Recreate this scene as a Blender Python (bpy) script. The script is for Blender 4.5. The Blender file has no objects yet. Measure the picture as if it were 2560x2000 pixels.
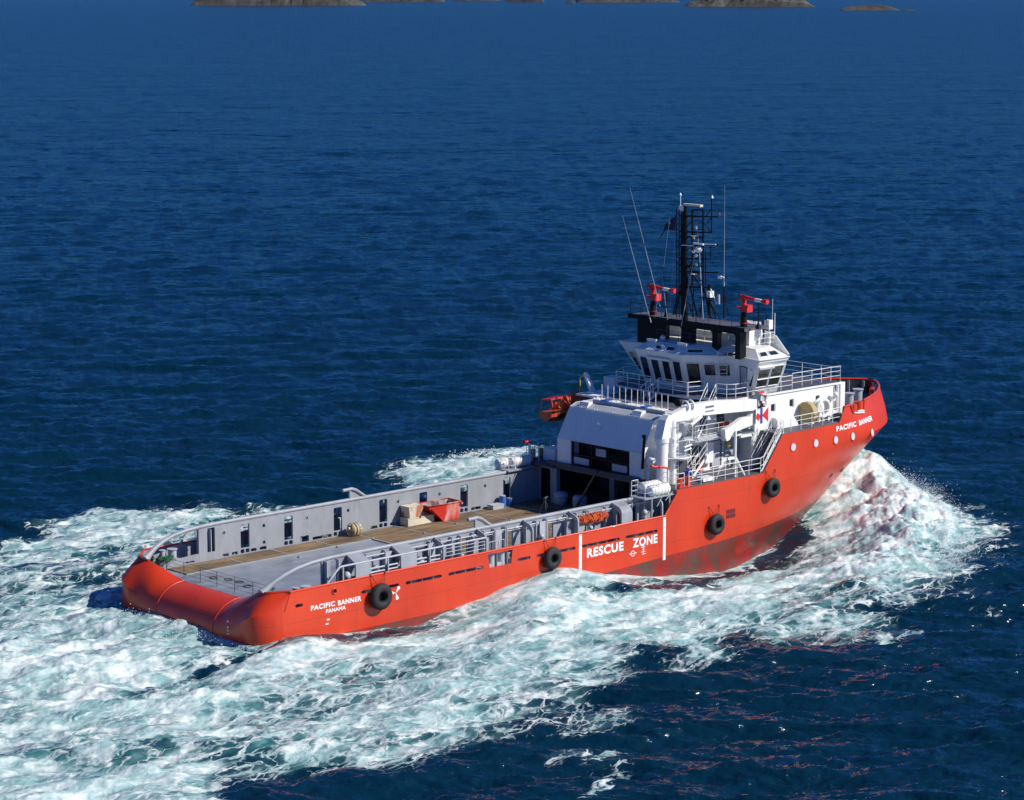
import bpy, bmesh, math, random
import numpy as np
from mathutils import Vector, Matrix
from mathutils.geometry import tessellate_polygon
random.seed(7); RNG=np.random.RandomState(11)
SC=bpy.context.scene; COL=SC.collection
PI=math.pi; R=math.radians
# ---------------------------------------------------------------- camera
cd=bpy.data.cameras.new('camera'); cam=bpy.data.objects.new('camera',cd); COL.objects.link(cam); SC.camera=cam
cd.sensor_width=36; cd.lens=6222.5557/2560*36; cd.clip_start=1; cd.clip_end=60000
CAM=Vector((-83.35624782,-119.43730367,36.83517455))
rx=Vector((0.734255020,-0.678873748,0)); dn=Vector((-0.109815267,-0.118773795,-0.986829972)); fw=Vector((0.669932961,0.724584861,-0.161760957))
m=Matrix((rx,-dn,-fw)).transposed().to_4x4(); m.translation=CAM; cam.matrix_world=m
SC.render.resolution_x=1024; SC.render.resolution_y=800
# ---------------------------------------------------------------- sky, sun, exposure
SUN=Vector((0.60,-0.88,0.88)).normalized()
W=bpy.data.worlds.new('World'); SC.world=W; W.use_nodes=True
nt=W.node_tree; sky=nt.nodes.new('ShaderNodeTexSky'); sky.sky_type='NISHITA'; sky.sun_disc=False
sky.sun_elevation=math.asin(SUN.z); sky.sun_rotation=math.atan2(SUN.x,SUN.y); sky.altitude=0; sky.air_density=1.0; sky.dust_density=0.2; sky.ozone_density=3.0
bg=nt.nodes['Background']; bg.inputs[1].default_value=0.06
tint=nt.nodes.new('ShaderNodeMix'); tint.data_type='RGBA'; tint.blend_type='MULTIPLY'; tint.inputs[0].default_value=1; tint.inputs[7].default_value=(0.13,0.54,1.35,1)   # a deep polar-blue sky
nt.links.new(sky.outputs[0],tint.inputs[6]); nt.links.new(tint.outputs[2],bg.inputs[0])
sl=bpy.data.lights.new('sun','SUN'); sl.energy=5.0; sl.angle=R(0.53); sl.color=(1.0,0.95,0.86)
so=bpy.data.objects.new('sun',sl); COL.objects.link(so); so.rotation_euler=SUN.to_track_quat('Z','Y').to_euler()
SC.view_settings.view_transform='Standard'; SC.view_settings.look='None'; SC.view_settings.exposure=0.1; SC.view_settings.gamma=1
# ---------------------------------------------------------------- materials
def mat(name,col,rough=0.5,metal=0,var=0.12,scale=1.2,bump=0.0,bscale=20,spec=0.5,coat=0,streak=0,wear=None):
    m=bpy.data.materials.new(name); m.use_nodes=True; n=m.node_tree.nodes; l=m.node_tree.links
    b=n['Principled BSDF']; b.inputs['Roughness'].default_value=rough; b.inputs['Metallic'].default_value=metal
    b.inputs['Specular IOR Level'].default_value=spec; b.inputs['Coat Weight'].default_value=coat
    tc=n.new('ShaderNodeTexCoord'); no=n.new('ShaderNodeTexNoise'); no.inputs['Scale'].default_value=scale; no.inputs['Detail'].default_value=6; no.inputs['Roughness'].default_value=0.6
    src=tc.outputs['Object']
    if streak:
        mp=n.new('ShaderNodeMapping'); mp.inputs['Scale'].default_value=(1,1,1/streak) if streak>0 else (-1/streak,1,1); l.new(src,mp.inputs[0]); src=mp.outputs[0]
    l.new(src,no.inputs['Vector'])
    mr=n.new('ShaderNodeMapRange'); mr.inputs[1].default_value=.3; mr.inputs[2].default_value=.7; mr.inputs[3].default_value=1-var; mr.inputs[4].default_value=1+var*.6
    l.new(no.outputs[0],mr.inputs[0])
    mx=n.new('ShaderNodeVectorMath'); mx.operation='SCALE'; mx.inputs[0].default_value=col[:3]; l.new(mr.outputs[0],mx.inputs['Scale']); l.new(mx.outputs[0],b.inputs['Base Color'])
    if wear:   # rust weeps or stains: colour, amount, scale (x,y,z), threshold
        wc,wa,wsc,wt=wear; m3=n.new('ShaderNodeMapping'); m3.inputs['Scale'].default_value=wsc; m3.inputs['Location'].default_value=(3.1,1.7,.4); l.new(tc.outputs['Object'],m3.inputs[0])
        n3=n.new('ShaderNodeTexNoise'); n3.inputs['Scale'].default_value=1; n3.inputs['Detail'].default_value=8; n3.inputs['Roughness'].default_value=.65; l.new(m3.outputs[0],n3.inputs['Vector'])
        r3=n.new('ShaderNodeMapRange'); r3.inputs[1].default_value=wt; r3.inputs[2].default_value=wt+.16; r3.inputs[3].default_value=0; r3.inputs[4].default_value=wa; l.new(n3.outputs[0],r3.inputs[0])
        x3=n.new('ShaderNodeMix'); x3.data_type='RGBA'; l.new(r3.outputs[0],x3.inputs[0]); l.new(mx.outputs[0],x3.inputs[6]); x3.inputs[7].default_value=(*wc,1); l.new(x3.outputs[2],b.inputs['Base Color'])
    if bump:
        n2=n.new('ShaderNodeTexNoise'); n2.inputs['Scale'].default_value=bscale; l.new(src,n2.inputs['Vector']); bp=n.new('ShaderNodeBump'); bp.inputs['Strength'].default_value=bump; bp.inputs['Distance'].default_value=.02
        l.new(n2.outputs[0],bp.inputs['Height']); l.new(bp.outputs[0],b.inputs['Normal'])
    return m
RED=mat('red_paint',(0.64,0.046,0.011),0.34,var=.08,scale=.5,coat=.15)
GREY=mat('grey_paint',(0.31,0.33,0.36),0.5,var=.14,scale=1.5,streak=3,wear=((.16,.13,.11),.5,(1.2,1.2,.35),.56))
LGREY=mat('light_grey_paint',(0.42,0.44,0.48),0.5,var=.12,wear=((.20,.15,.11),.5,(2,2,.6),.56))
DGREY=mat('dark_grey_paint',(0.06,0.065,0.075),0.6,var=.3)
WHITE=mat('white_paint',(0.80,0.80,0.77),0.42,var=.06,scale=1.0,streak=4,wear=((.42,.33,.24),.45,(2.2,2.2,.22),.60))
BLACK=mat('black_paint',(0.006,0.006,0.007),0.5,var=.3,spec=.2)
STEELD=mat('deck_steel',(0.24,0.27,0.31),0.35,var=.3,scale=.9,streak=-3,bump=.2,bscale=3,wear=((.10,.09,.08),.6,(.35,1.1,1),.52))
DECKG=mat('deck_green_grey',(0.10,0.10,0.12),0.6,var=.25)
WOOD=mat('wood_planks',(0.235,0.155,0.080),0.8,var=.5,scale=2.2,streak=-7,bump=.4,bscale=9,wear=((.07,.055,.04),.75,(.3,1.0,1),.47))
CREAM=mat('cream_crate',(0.66,0.60,0.46),0.6,var=.15)
RUST=mat('rust_stained',(0.50,0.22,0.12),0.7,var=.5,scale=2)
RUBBER=mat('tyre_rubber',(0.018,0.018,0.019),0.75,var=.3,scale=4,bump=.5,bscale=14)
ROPEM=mat('rope',(0.48,0.36,0.16),0.8,var=.35,scale=6,bump=.6,bscale=40)
ORANGE=mat('orange_boat',(0.62,0.09,0.02),0.5,var=.15)
ONET=mat('orange_net',(0.75,0.14,0.03),0.7,var=.3,scale=8)
CANVAS=mat('red_canopy',(0.65,0.02,0.04),0.7,var=.1)
YEL=mat('yellow_paint',(0.75,0.50,0.02),0.5,var=.1)
BLUE=mat('blue_cloth',(0.02,0.06,0.42),0.8,var=.2,scale=8)
NAVY=mat('navy_cloth',(0.015,0.02,0.06),0.8,var=.2)
SKIN=mat('skin',(0.45,0.24,0.16),0.6,var=.05)
HAIR=mat('hair',(0.22,0.12,0.05),0.8,var=.3,scale=30)
GREENM=mat('green_net',(0.03,0.16,0.07),0.8,var=.5,scale=20)
PALEBAG=mat('pale_bag',(0.5,0.5,0.55),0.8,var=.2,scale=3,streak=.3)
SIGNW=mat('sign_white',(0.82,0.82,0.80),0.5,var=.02)
SIGNR=mat('sign_red',(0.68,0.02,0.02),0.5,var=.03)
SIGNB=mat('sign_blue',(0.04,0.04,0.35),0.5,var=.03)
WFRAME=mat('lettering_white',(0.82,0.82,0.80),0.5,var=.03)
def glassm():
    m=bpy.data.materials.new('window_glass'); m.use_nodes=True; b=m.node_tree.nodes['Principled BSDF']
    n=m.node_tree.nodes; l=m.node_tree.links
    b.inputs['Roughness'].default_value=.06; b.inputs['Specular IOR Level'].default_value=.7
    tc=n.new('ShaderNodeTexCoord'); no=n.new('ShaderNodeTexNoise'); no.inputs['Scale'].default_value=1.6; cr=n.new('ShaderNodeValToRGB')
    cr.color_ramp.elements[0].color=(0.004,0.007,0.008,1); cr.color_ramp.elements[1].color=(0.03,0.05,0.055,1); cr.color_ramp.elements[0].position=.4; cr.color_ramp.elements[1].position=.7
    l.new(tc.outputs['Object'],no.inputs[0]); l.new(no.outputs[0],cr.inputs[0]); l.new(cr.outputs[0],b.inputs['Base Color'])
    return m
GLASS=glassm()
def hullm():
    # red topsides, worn dark-red antifouling under the boot line, weld seams
    m=bpy.data.materials.new('hull_paint'); m.use_nodes=True; n=m.node_tree.nodes; l=m.node_tree.links; b=n['Principled BSDF']
    b.inputs['Roughness'].default_value=.33; b.inputs['Coat Weight'].default_value=.08; b.inputs['Coat Roughness'].default_value=.2
    tc=n.new('ShaderNodeTexCoord'); sp=n.new('ShaderNodeSeparateXYZ'); l.new(tc.outputs['Object'],sp.inputs[0])
    def math_(op,a,b_=None,c=None):
        x=n.new('ShaderNodeMath'); x.operation=op
        for i,v in enumerate((a,b_,c)):
            if v is None: continue
            if isinstance(v,(int,float)): x.inputs[i].default_value=v
            else: l.new(v,x.inputs[i])
        return x.outputs[0]
    line=math_('MULTIPLY_ADD',sp.outputs[0],0.040,-1.62)   # boot line height over x
    line=math_('MAXIMUM',line,-.62)
    below=math_('LESS_THAN',sp.outputs[2],line)
    no=n.new('ShaderNodeTexNoise'); no.inputs['Scale'].default_value=.35; no.inputs['Detail'].default_value=7
    mp=n.new('ShaderNodeMapping'); mp.inputs['Scale'].default_value=(1,1,.35); l.new(tc.outputs['Object'],mp.inputs[0]); l.new(mp.outputs[0],no.inputs['Vector'])
    n2=n.new('ShaderNodeTexNoise'); n2.inputs['Scale'].default_value=.9; n2.inputs['Detail'].default_value=8; n2.inputs['Roughness'].default_value=.7
    mp2=n.new('ShaderNodeMapping'); mp2.inputs['Scale'].default_value=(.8,1,.5); mp2.inputs['Location'].default_value=(3,0,5); l.new(tc.outputs['Object'],mp2.inputs[0]); l.new(mp2.outputs[0],n2.inputs['Vector'])
    top=n.new('ShaderNodeValToRGB'); e=top.color_ramp.elements; e[0].position=.3; e[0].color=(0.55,0.034,0.007,1); e[1].position=.7; e[1].color=(0.65,0.048,0.009,1)
    l.new(no.outputs[0],top.inputs[0])
    bot=n.new('ShaderNodeValToRGB'); e=bot.color_ramp.elements; e[0].position=.38; e[0].color=(0.07,0.06,0.045,1); e[1].position=.58; e[1].color=(0.34,0.014,0.010,1)
    x=bot.color_ramp.elements.new(.5); x.color=(0.20,0.03,0.02,1)
    l.new(n2.outputs[0],bot.inputs[0])
    mx=n.new('ShaderNodeMix'); mx.data_type='RGBA'; l.new(below,mx.inputs[0]); l.new(top.outputs[0],mx.inputs[6]); l.new(bot.outputs[0],mx.inputs[7])
    # seams: two longitudinal strakes and plate butts every 5.9 m
    def seam(val,w): return math_('LESS_THAN',math_('ABSOLUTE',val),w)
    s1=seam(math_('ADD',sp.outputs[2],-.62),.018); s2=seam(math_('ADD',sp.outputs[2],-3.25),.018)
    s3=seam(math_('SUBTRACT',math_('FRACT',math_('DIVIDE',sp.outputs[0],5.9)),.5),.0016)
    s=math_('MAXIMUM',math_('MAXIMUM',s1,s2),s3)
    mx2=n.new('ShaderNodeMix'); mx2.data_type='RGBA'; mx2.blend_type='MULTIPLY'; l.new(math_('MULTIPLY',s,.45),mx2.inputs[0]); l.new(mx.outputs[2],mx2.inputs[6]); mx2.inputs[7].default_value=(.35,.3,.3,1)
    l.new(mx2.outputs[2],b.inputs['Base Color'])
    n5=n.new('ShaderNodeTexNoise'); n5.inputs['Scale'].default_value=1; n5.inputs['Detail'].default_value=8; n5.inputs['Roughness'].default_value=.66
    m5=n.new('ShaderNodeMapping'); m5.inputs['Scale'].default_value=(1.3,1.3,.16); l.new(tc.outputs['Object'],m5.inputs[0]); l.new(m5.outputs[0],n5.inputs['Vector'])
    r5=n.new('ShaderNodeMapRange'); r5.inputs[1].default_value=.56; r5.inputs[2].default_value=.74; r5.inputs[4].default_value=.55; l.new(n5.outputs[0],r5.inputs[0])
    x5=n.new('ShaderNodeMix'); x5.data_type='RGBA'; l.new(r5.outputs[0],x5.inputs[0]); l.new(mx2.outputs[2],x5.inputs[6]); x5.inputs[7].default_value=(.30,.035,.018,1); l.new(x5.outputs[2],b.inputs['Base Color'])
    nb=n.new('ShaderNodeTexNoise'); nb.inputs['Scale'].default_value=.8; bp=n.new('ShaderNodeBump'); bp.inputs['Strength'].default_value=.25; bp.inputs['Distance'].default_value=.05
    l.new(tc.outputs['Object'],nb.inputs['Vector']); l.new(nb.outputs[0],bp.inputs['Height']); l.new(bp.outputs[0],b.inputs['Normal'])
    return m
HULL=hullm()
# ---------------------------------------------------------------- mesh helpers
class MB:
    def __init__(s): s.v=[]; s.f=[]; s.sm=[]; s.mi=[]; s.cur=0
    def add(s,vs,fs,smooth=False):
        o=len(s.v); s.v+= [tuple(p) for p in vs]
        for f in fs: s.f.append(tuple(i+o for i in f)); s.sm.append(smooth); s.mi.append(s.cur)
        return s
    def box(s,x0,x1,y0,y1,z0,z1):
        vs=[(x0,y0,z0),(x1,y0,z0),(x1,y1,z0),(x0,y1,z0),(x0,y0,z1),(x1,y0,z1),(x1,y1,z1),(x0,y1,z1)]
        return s.add(vs,[(0,3,2,1),(4,5,6,7),(0,1,5,4),(1,2,6,5),(2,3,7,6),(3,0,4,7)])
    def obox(s,c,sx,sy,sz,rot=(0,0,0)):
        from mathutils import Euler
        M=Euler(rot).to_matrix(); c=Vector(c); vs=[c+M@Vector((a*sx/2,b*sy/2,d*sz/2)) for d in(-1,1) for a,b in((-1,-1),(1,-1),(1,1),(-1,1))]
        return s.add(vs,[(0,3,2,1),(4,5,6,7),(0,1,5,4),(1,2,6,5),(2,3,7,6),(3,0,4,7)])
    def cyl(s,p0,p1,r,r1=None,n=10,cap=True):
        p0=Vector(p0);p1=Vector(p1); r1=r if r1 is None else r1; d=(p1-p0)
        if d.length<1e-6: return s
        d.normalize(); a=d.orthogonal().normalized(); b=d.cross(a)
        A=[p0+(a*math.cos(2*PI*i/n)+b*math.sin(2*PI*i/n))*r for i in range(n)]; B=[p1+(a*math.cos(2*PI*i/n)+b*math.sin(2*PI*i/n))*r1 for i in range(n)]
        s.add(A+B,[(i,(i+1)%n,n+(i+1)%n,n+i) for i in range(n)],n>4)
        if cap:
            s.add(A,[tuple(range(n-1,-1,-1))]); s.add(B,[tuple(range(n))])
        return s
    def tube(s,pts,r,n=8,closed=False,rs=None):
        pts=[Vector(p) for p in pts]; N=len(pts); vs=[]; a=None
        for i,p in enumerate(pts):
            if closed: t=(pts[(i+1)%N]-pts[i-1])
            else: t=(pts[min(i+1,N-1)]-pts[max(i-1,0)])
            t.normalize()
            if a is None: a=t.orthogonal().normalized()
            a=(a-t*a.dot(t)); a=a.normalized() if a.length>1e-6 else t.orthogonal().normalized()
            b=t.cross(a); rr=rs[i] if rs else r
            vs+=[p+(a*math.cos(2*PI*k/n)+b*math.sin(2*PI*k/n))*rr for k in range(n)]
        fs=[]
        for i in range(N if closed else N-1):
            j=(i+1)%N
            for k in range(n): fs.append((i*n+k,i*n+(k+1)%n,j*n+(k+1)%n,j*n+k))
        s.add(vs,fs,True)
        if not closed: s.add(vs[:n],[tuple(range(n-1,-1,-1))]); s.add(vs[-n:],[tuple(range(n))])
        return s
    def ball(s,c,r,n=10,sz=(1,1,1)):
        c=Vector(c); m_=n//2; vs=[];fs=[]
        for i in range(m_+1):
            th=PI*i/m_
            for k in range(n): ph=2*PI*k/n; vs.append(c+Vector((math.sin(th)*math.cos(ph)*sz[0],math.sin(th)*math.sin(ph)*sz[1],math.cos(th)*sz[2]))*r)
        for i in range(m_):
            for k in range(n): fs.append((i*n+k,(i+1)*n+k,(i+1)*n+(k+1)%n,i*n+(k+1)%n))
        return s.add(vs,fs,True)
    def loft(s,rings,cap=True,smooth=False,closed=True):
        n=len(rings[0]); vs=[p for r_ in rings for p in r_]; fs=[]
        for i in range(len(rings)-1):
            for k in range(n if closed else n-1): fs.append((i*n+k,i*n+(k+1)%n,(i+1)*n+(k+1)%n,(i+1)*n+k))
        s.add(vs,fs,smooth)
        if cap: s.add(rings[0],[tuple(range(n-1,-1,-1))]); s.add(rings[-1],[tuple(range(n))])
        return s
    def plate(s,outer,holes,th,M,mi=(0,0,0)):
        """2-D polygon with holes, thickness th along local z, placed by M(u,v,w)"""
        polys=[outer]+list(holes); tri=tessellate_polygon([[Vector((p[0],p[1],0)) for p in P] for P in polys]); flat=[p for P in polys for p in P]; n=len(flat)
        c0=s.cur
        s.cur=mi[0]; s.add([M(p[0],p[1],0) for p in flat],[tuple(t) for t in tri])
        s.cur=mi[1]; s.add([M(p[0],p[1],th) for p in flat],[tuple(reversed(t)) for t in tri])
        s.cur=mi[2]
        for P in polys:
            k=len(P); s.add([M(p[0],p[1],0) for p in P]+[M(p[0],p[1],th) for p in P],[(i,(i+1)%k,k+(i+1)%k,k+i) for i in range(k)])
        s.cur=c0; return s
    def build(s,name,mats,parent=None,sharp=None,loc=None):
        if name in SPLIT: return s.build_split(name,mats,parent)
        me=bpy.data.meshes.new(name); me.from_pydata(s.v,[],s.f); 
        for m_ in (mats if isinstance(mats,(list,tuple)) else [mats]): me.materials.append(m_)
        me.polygons.foreach_set('use_smooth',s.sm); me.polygons.foreach_set('material_index',s.mi)
        bm=bmesh.new(); bm.from_mesh(me); 
        if sharp is not None: bmesh.ops.remove_doubles(bm,verts=bm.verts,dist=1e-4)
        bmesh.ops.recalc_face_normals(bm,faces=bm.faces); bm.to_mesh(me); bm.free()
        if sharp is not None: me.set_sharp_from_angle(angle=R(sharp))
        o=bpy.data.objects.new(name,me); COL.objects.link(o)
        if parent: o.parent=parent
        if loc: o.location=loc
        return o
def _bs(s,name,mats,parent):
    # every separate piece becomes a part of its own
    n=len(s.v); up=list(range(n))
    def fd(a):
        while up[a]!=a: up[a]=up[up[a]]; a=up[a]
        return a
    key={}
    for i,p in enumerate(s.v):
        k=(round(p[0],3),round(p[1],3),round(p[2],3))
        if k in key: up[fd(i)]=fd(key[k])
        else: key[k]=i
    for f in s.f:
        for a in f[1:]: up[fd(a)]=fd(f[0])
    gr={}
    for i,f in enumerate(s.f): gr.setdefault(fd(f[0]),[]).append(i)
    o=None
    for g in gr.values():
        q=MB(); mp={}
        for i in g:
            f=s.f[i]; 
            for a in f:
                if a not in mp: mp[a]=len(q.v); q.v.append(s.v[a])
            q.f.append(tuple(mp[a] for a in f)); q.sm.append(s.sm[i]); q.mi.append(s.mi[i])
        SPLIT.discard(name); o=q.build(name,mats,parent); SPLIT.add(name)
    return o
MB.build_split=_bs
SPLIT={'bulwark_stay','bow_stay','wall_stiffener','hose_pipe','white_stripe','guard_bar','pad_eye','emblem_red','draught_mark','side_vent'}
def tag(o,label=None,cat=None,group=None,kind=None):
    if label: o['label']=label
    if cat: o['category']=cat
    if group: o['group']=group
    if kind: o['kind']=kind
    return o
def empty(name,loc=(0,0,0),rot=(0,0,0),parent=None):
    o=bpy.data.objects.new(name,None); COL.objects.link(o); o.location=loc; o.rotation_euler=rot; o.empty_display_size=.3
    if parent: o.parent=parent
    return o
def copy_tree(o,parent=None):
    c=o.copy(); COL.objects.link(c); c.parent=parent
    for ch in list(o.children): copy_tree(ch,c)
    return c
def sstep(a,b,x):
    t=min(1,max(0,(x-a)/(b-a))); return t*t*(3-2*t)
def lerp(a,b,t): return a+(b-a)*t
def rrect(x0,x1,y0,y1,r=.08,n=4):
    r=min(r,(x1-x0)/2,(y1-y0)/2); P=[]
    for cx,cy,a in((x1-r,y1-r,0),(x0+r,y1-r,90),(x0+r,y0+r,180),(x1-r,y0+r,270)):
        for k in range(n+1): t=R(a+90*k/n); P.append((cx+r*math.cos(t),cy+r*math.sin(t)))
    return P
def circ(cx,cy,r,n=14): return [(cx+r*math.cos(2*PI*k/n),cy+r*math.sin(2*PI*k/n)) for k in range(n)]
def railing(name,pts,parent,h=1.0,bars=3,sp=1.15,r=.026,mt=None,ends=True):
    b=MB(); P=[Vector(p) for p in pts]
    for k in range(bars):
        z=h*(k+1)/bars; b.tube([p+Vector((0,0,z)) for p in P],r if k==bars-1 else r*.75,6)
    for i in range(len(P)-1):
        L=(P[i+1]-P[i]).length; n=max(1,round(L/sp))
        for k in range(n+(1 if i==len(P)-2 else 0)):
            q=P[i].lerp(P[i+1],k/n); b.cyl(q,q+Vector((0,0,h)),r*1.05,n=6)
    return b.build(name,mt or WHITE,parent)
def text_obj(name,body,size,fn,mt,parent,sx=1.0,bold=.012,spacing=1.05,th=.02,fit=None):
    cu=bpy.data.curves.new(name,'FONT'); cu.body=body; cu.size=size; cu.offset=bold; cu.space_character=spacing; cu.extrude=0; cu.resolution_u=4
    t=bpy.data.objects.new(name,cu); COL.objects.link(t); dg=bpy.context.evaluated_depsgraph_get(); me=bpy.data.meshes.new_from_object(t.evaluated_get(dg)); bpy.data.objects.remove(t); bpy.data.curves.remove(cu)
    bm=bmesh.new(); bm.from_mesh(me); bmesh.ops.subdivide_edges(bm,edges=[e for e in bm.edges if e.calc_length()>size*.35],cuts=2); 
    xs_=[v.co.x for v in bm.verts]; x0_,x1_=min(xs_),max(xs_); ys_=[v.co.y for v in bm.verts]; y0_,y1_=min(ys_),max(ys_)
    if fit: 
        for v in bm.verts: v.co.x=(v.co.x-x0_)/(x1_-x0_)*fit[0]/sx; v.co.y=(v.co.y-y0_)/(y1_-y0_)*fit[1]
    for v in bm.verts: v.co=Vector(fn(v.co.x*sx,v.co.y))
    bm.to_mesh(me); bm.free(); me.materials.clear(); me.materials.append(mt)
    o=bpy.data.objects.new(name,me); COL.objects.link(o); o.parent=parent; return o
# ---------------------------------------------------------------- sea
SEA=-1.0
XS_Z=[-5,-3,-1,1,3,5.2,6,7.6]; XS_X=[53,55.5,58,60.3,62.5,65.0,65.0,64.6]
def hull_b(x,z):
    """half breadth of the hull at length x, height z (numpy ok)"""
    xs=np.interp(z,XS_Z,XS_X); x0=np.interp(z,[-5,-1,2,5.2,7.6],[34,36,40,46,46]); p=np.interp(z,[-1,5.2,7.6],[2.2,2.8,2.3]); q=np.interp(z,[-1,5.2,7.6],[1.0,.75,.8])
    t=np.clip((x-x0)/(xs-x0),0,1); b=7.5*np.power(np.maximum(1-np.power(t,p),0),q)
    return b
def fft_tile(N,L,fn,seed):
    r=np.random.RandomState(seed); k=np.fft.fftfreq(N,L/N)*2*PI; kx,ky=np.meshgrid(k,k,indexing='ij'); kk=np.hypot(kx,ky); kk[0,0]=1e9
    A=np.sqrt(fn(kx,ky,kk)); A[0,0]=0
    h=np.fft.ifft2(A*(r.normal(size=(N,N))+1j*r.normal(size=(N,N)))).real; return h/h.std()
def samp(tile,L,x,y):
    N=tile.shape[0]; u=(x/L*N)%N; v=(y/L*N)%N; i=np.floor(u).astype(int); j=np.floor(v).astype(int); a=u-i; b=v-j; i%=N; j%=N; i2=(i+1)%N; j2=(j+1)%N
    return tile[i,j]*(1-a)*(1-b)+tile[i2,j]*a*(1-b)+tile[i,j2]*(1-a)*b+tile[i2,j2]*a*b
WD=np.array([0.60,0.80])   # travel direction of the chop
def spec(lam0,spread):
    k0=2*PI/lam0
    def f(kx,ky,kk):
        c=(kx*WD[0]+ky*WD[1])/kk
        return np.exp(-1.0*(k0/kk)**2)/kk**4.0*(np.abs(c)**spread+.03)
    return f
T1=fft_tile(1024,173.0,spec(6.5,6),1); T2=fft_tile(1024,47.0,spec(1.7,3.5),2)
ISO=fft_tile(1024,61.0,lambda kx,ky,kk:1/kk**4.2*(kk>2*PI/8),3); ISO2=fft_tile(1024,37.0,lambda kx,ky,kk:1/kk**3.8*(kk>2*PI/2.4),4)
SWELL=fft_tile(256,900.0,spec(90,4),5)
def smooth(a,b,x):
    t=np.clip((x-a)/(b-a),0,1); return t*t*(3-2*t)
def poly_sd(px,py,P):
    """signed distance, positive inside"""
    d=np.full(px.shape,1e9); ins=np.zeros(px.shape,bool); n=len(P)
    for i in range(n):
        ax,ay=P[i]; bx,by=P[(i+1)%n]; ex,ey=bx-ax,by-ay; t=np.clip(((px-ax)*ex+(py-ay)*ey)/(ex*ex+ey*ey),0,1)
        d=np.minimum(d,np.hypot(px-ax-t*ex,py-ay-t*ey))
        c=((ay>py)!=(by>py))&(px<(bx-ax)*(py-ay)/((by-ay) if by!=ay else 1e-9)+ax); ins^=c
    return np.where(ins,d,-d)
def line_d(px,py,P,V):
    """distance to a polyline and the value interpolated along it"""
    d=np.full(px.shape,1e9); val=np.zeros(px.shape)
    for i in range(len(P)-1):
        ax,ay=P[i]; bx,by=P[i+1]; ex,ey=bx-ax,by-ay; t=np.clip(((px-ax)*ex+(py-ay)*ey)/(ex*ex+ey*ey),0,1)
        dd=np.hypot(px-ax-t*ex,py-ay-t*ey); w=dd<d; d=np.where(w,dd,d); val=np.where(w,V[i]+(V[i+1]-V[i])*t,val)
    return d,val
WAKE=[(63.4,1),(64.0,-3),(62.0,-8),(58,-12.8),(53.2,-16.0),(49.5,-18.6),(45,-21.3),(41,-25),(35,-25.5),(28.3,-28.2),(25,-27),(24.9,-23.9),(22.4,-22.6),(17.1,-22.6),(12.7,-24.1),(8.2,-25.5),(3.9,-26.6),(-2.8,-26.3),(-8.7,-25.4),(-11.5,-20.8),(-15.7,-19.2),(-18.5,-25),(-22,-31),(-40,-36),(-70,-36),(-70,34),(-30,28),(-10,25),(3.9,26.6),(10.9,32.2),(16.4,33.0),(23.5,31.6),(23.4,29.3),(26,24),(30,21),(37,20),(41,26),(44,30.5),(48.4,31.4),(56,29),(62,20),(66,8)]
RIDGE=[(60.6,-.8),(61.2,-3.5),(58.6,-8.3),(54.2,-12),(49,-15.5),(43,-18.5),(34,-22)]; RIDGEV=[1.05,1.3,1.45,1.25,.9,.55,.2]
HZX=[-4,0,5,8,12,15.6,19.5,26,30,33,37.5,42,46,50,54,57.2,59.8,61.8,65]; HZV=[-.3,-.15,-.5,-.75,-1.2,-.6,-.1,-.25,-.8,-1.45,-2.0,-2.3,-2.0,-1.3,-.5,.5,1.4,2.1,1.6]
# (x, y, rx, ry, rotation deg, amount): dense wash, and dark gaps, in the wake
BLOBS=[(-8,0,11,8,0,.42),(-22,2,14,14,0,.12),(8,-10.5,10,1.7,-6,.6),(-3,-12.5,9,2.6,15,.45),(-13,-10,8,4,20,.3),(58.6,-6,5,5.5,0,.95),(56,-10.5,5.5,4.5,-40,.75),(50.5,-14.5,6,4.5,-25,.42),(44,-17,8,4,-20,.4),(36,-16,9,5,-5,.36),(25,-14,10,4.5,0,.38),(23,-9.2,8,1.2,0,.4),(12,-17,9,5,0,.22),(30,-8.2,9,.8,0,.5),(57,-3.6,5,1.2,-40,.2),
 (43,-7.9,6,1.0,14,-.8),(49.5,-5.6,4.5,1.1,35,-.9),(35,-10.2,7,.7,8,-.5),(28,-11.5,7,.7,-8,-.55),(8.5,-8.8,4,.8,0,-.7),(-1,-8.3,7,.6,8,-.55),(-10,-9.8,5,.8,10,-.3),(-4,-18,4,1.5,20,-.1),(-14,-21,8,4,0,.28),(-5,-22,6,3,0,.10),(32,-22.5,9,3,0,.10),(18,-20,8,2,0,.08),(12,26,8,3,0,.25),(22,28,3,2,0,.35),(47,27,6,3.5,0,.5),(32,24,6,3,0,-.5),(-8,19,11,4,0,-.15),(4,15,12,6,0,-.08),(-25,-22,9,7,0,.2)]
STREAKS=[(5,-30,3.4,1.5,-30,.36),(2,-33.5,2.6,1.2,-20,.36),(7.5,-30.2,2,1,40,.33),(1.2,-35,1.1,.9,0,.5),(-1.0,-37,2.4,.6,20,.33),(65.5,-11.8,1.0,.5,0,.35),(-17.5,-26,1.5,.9,0,.4),(54,-2,0,1,0,0)]
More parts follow.
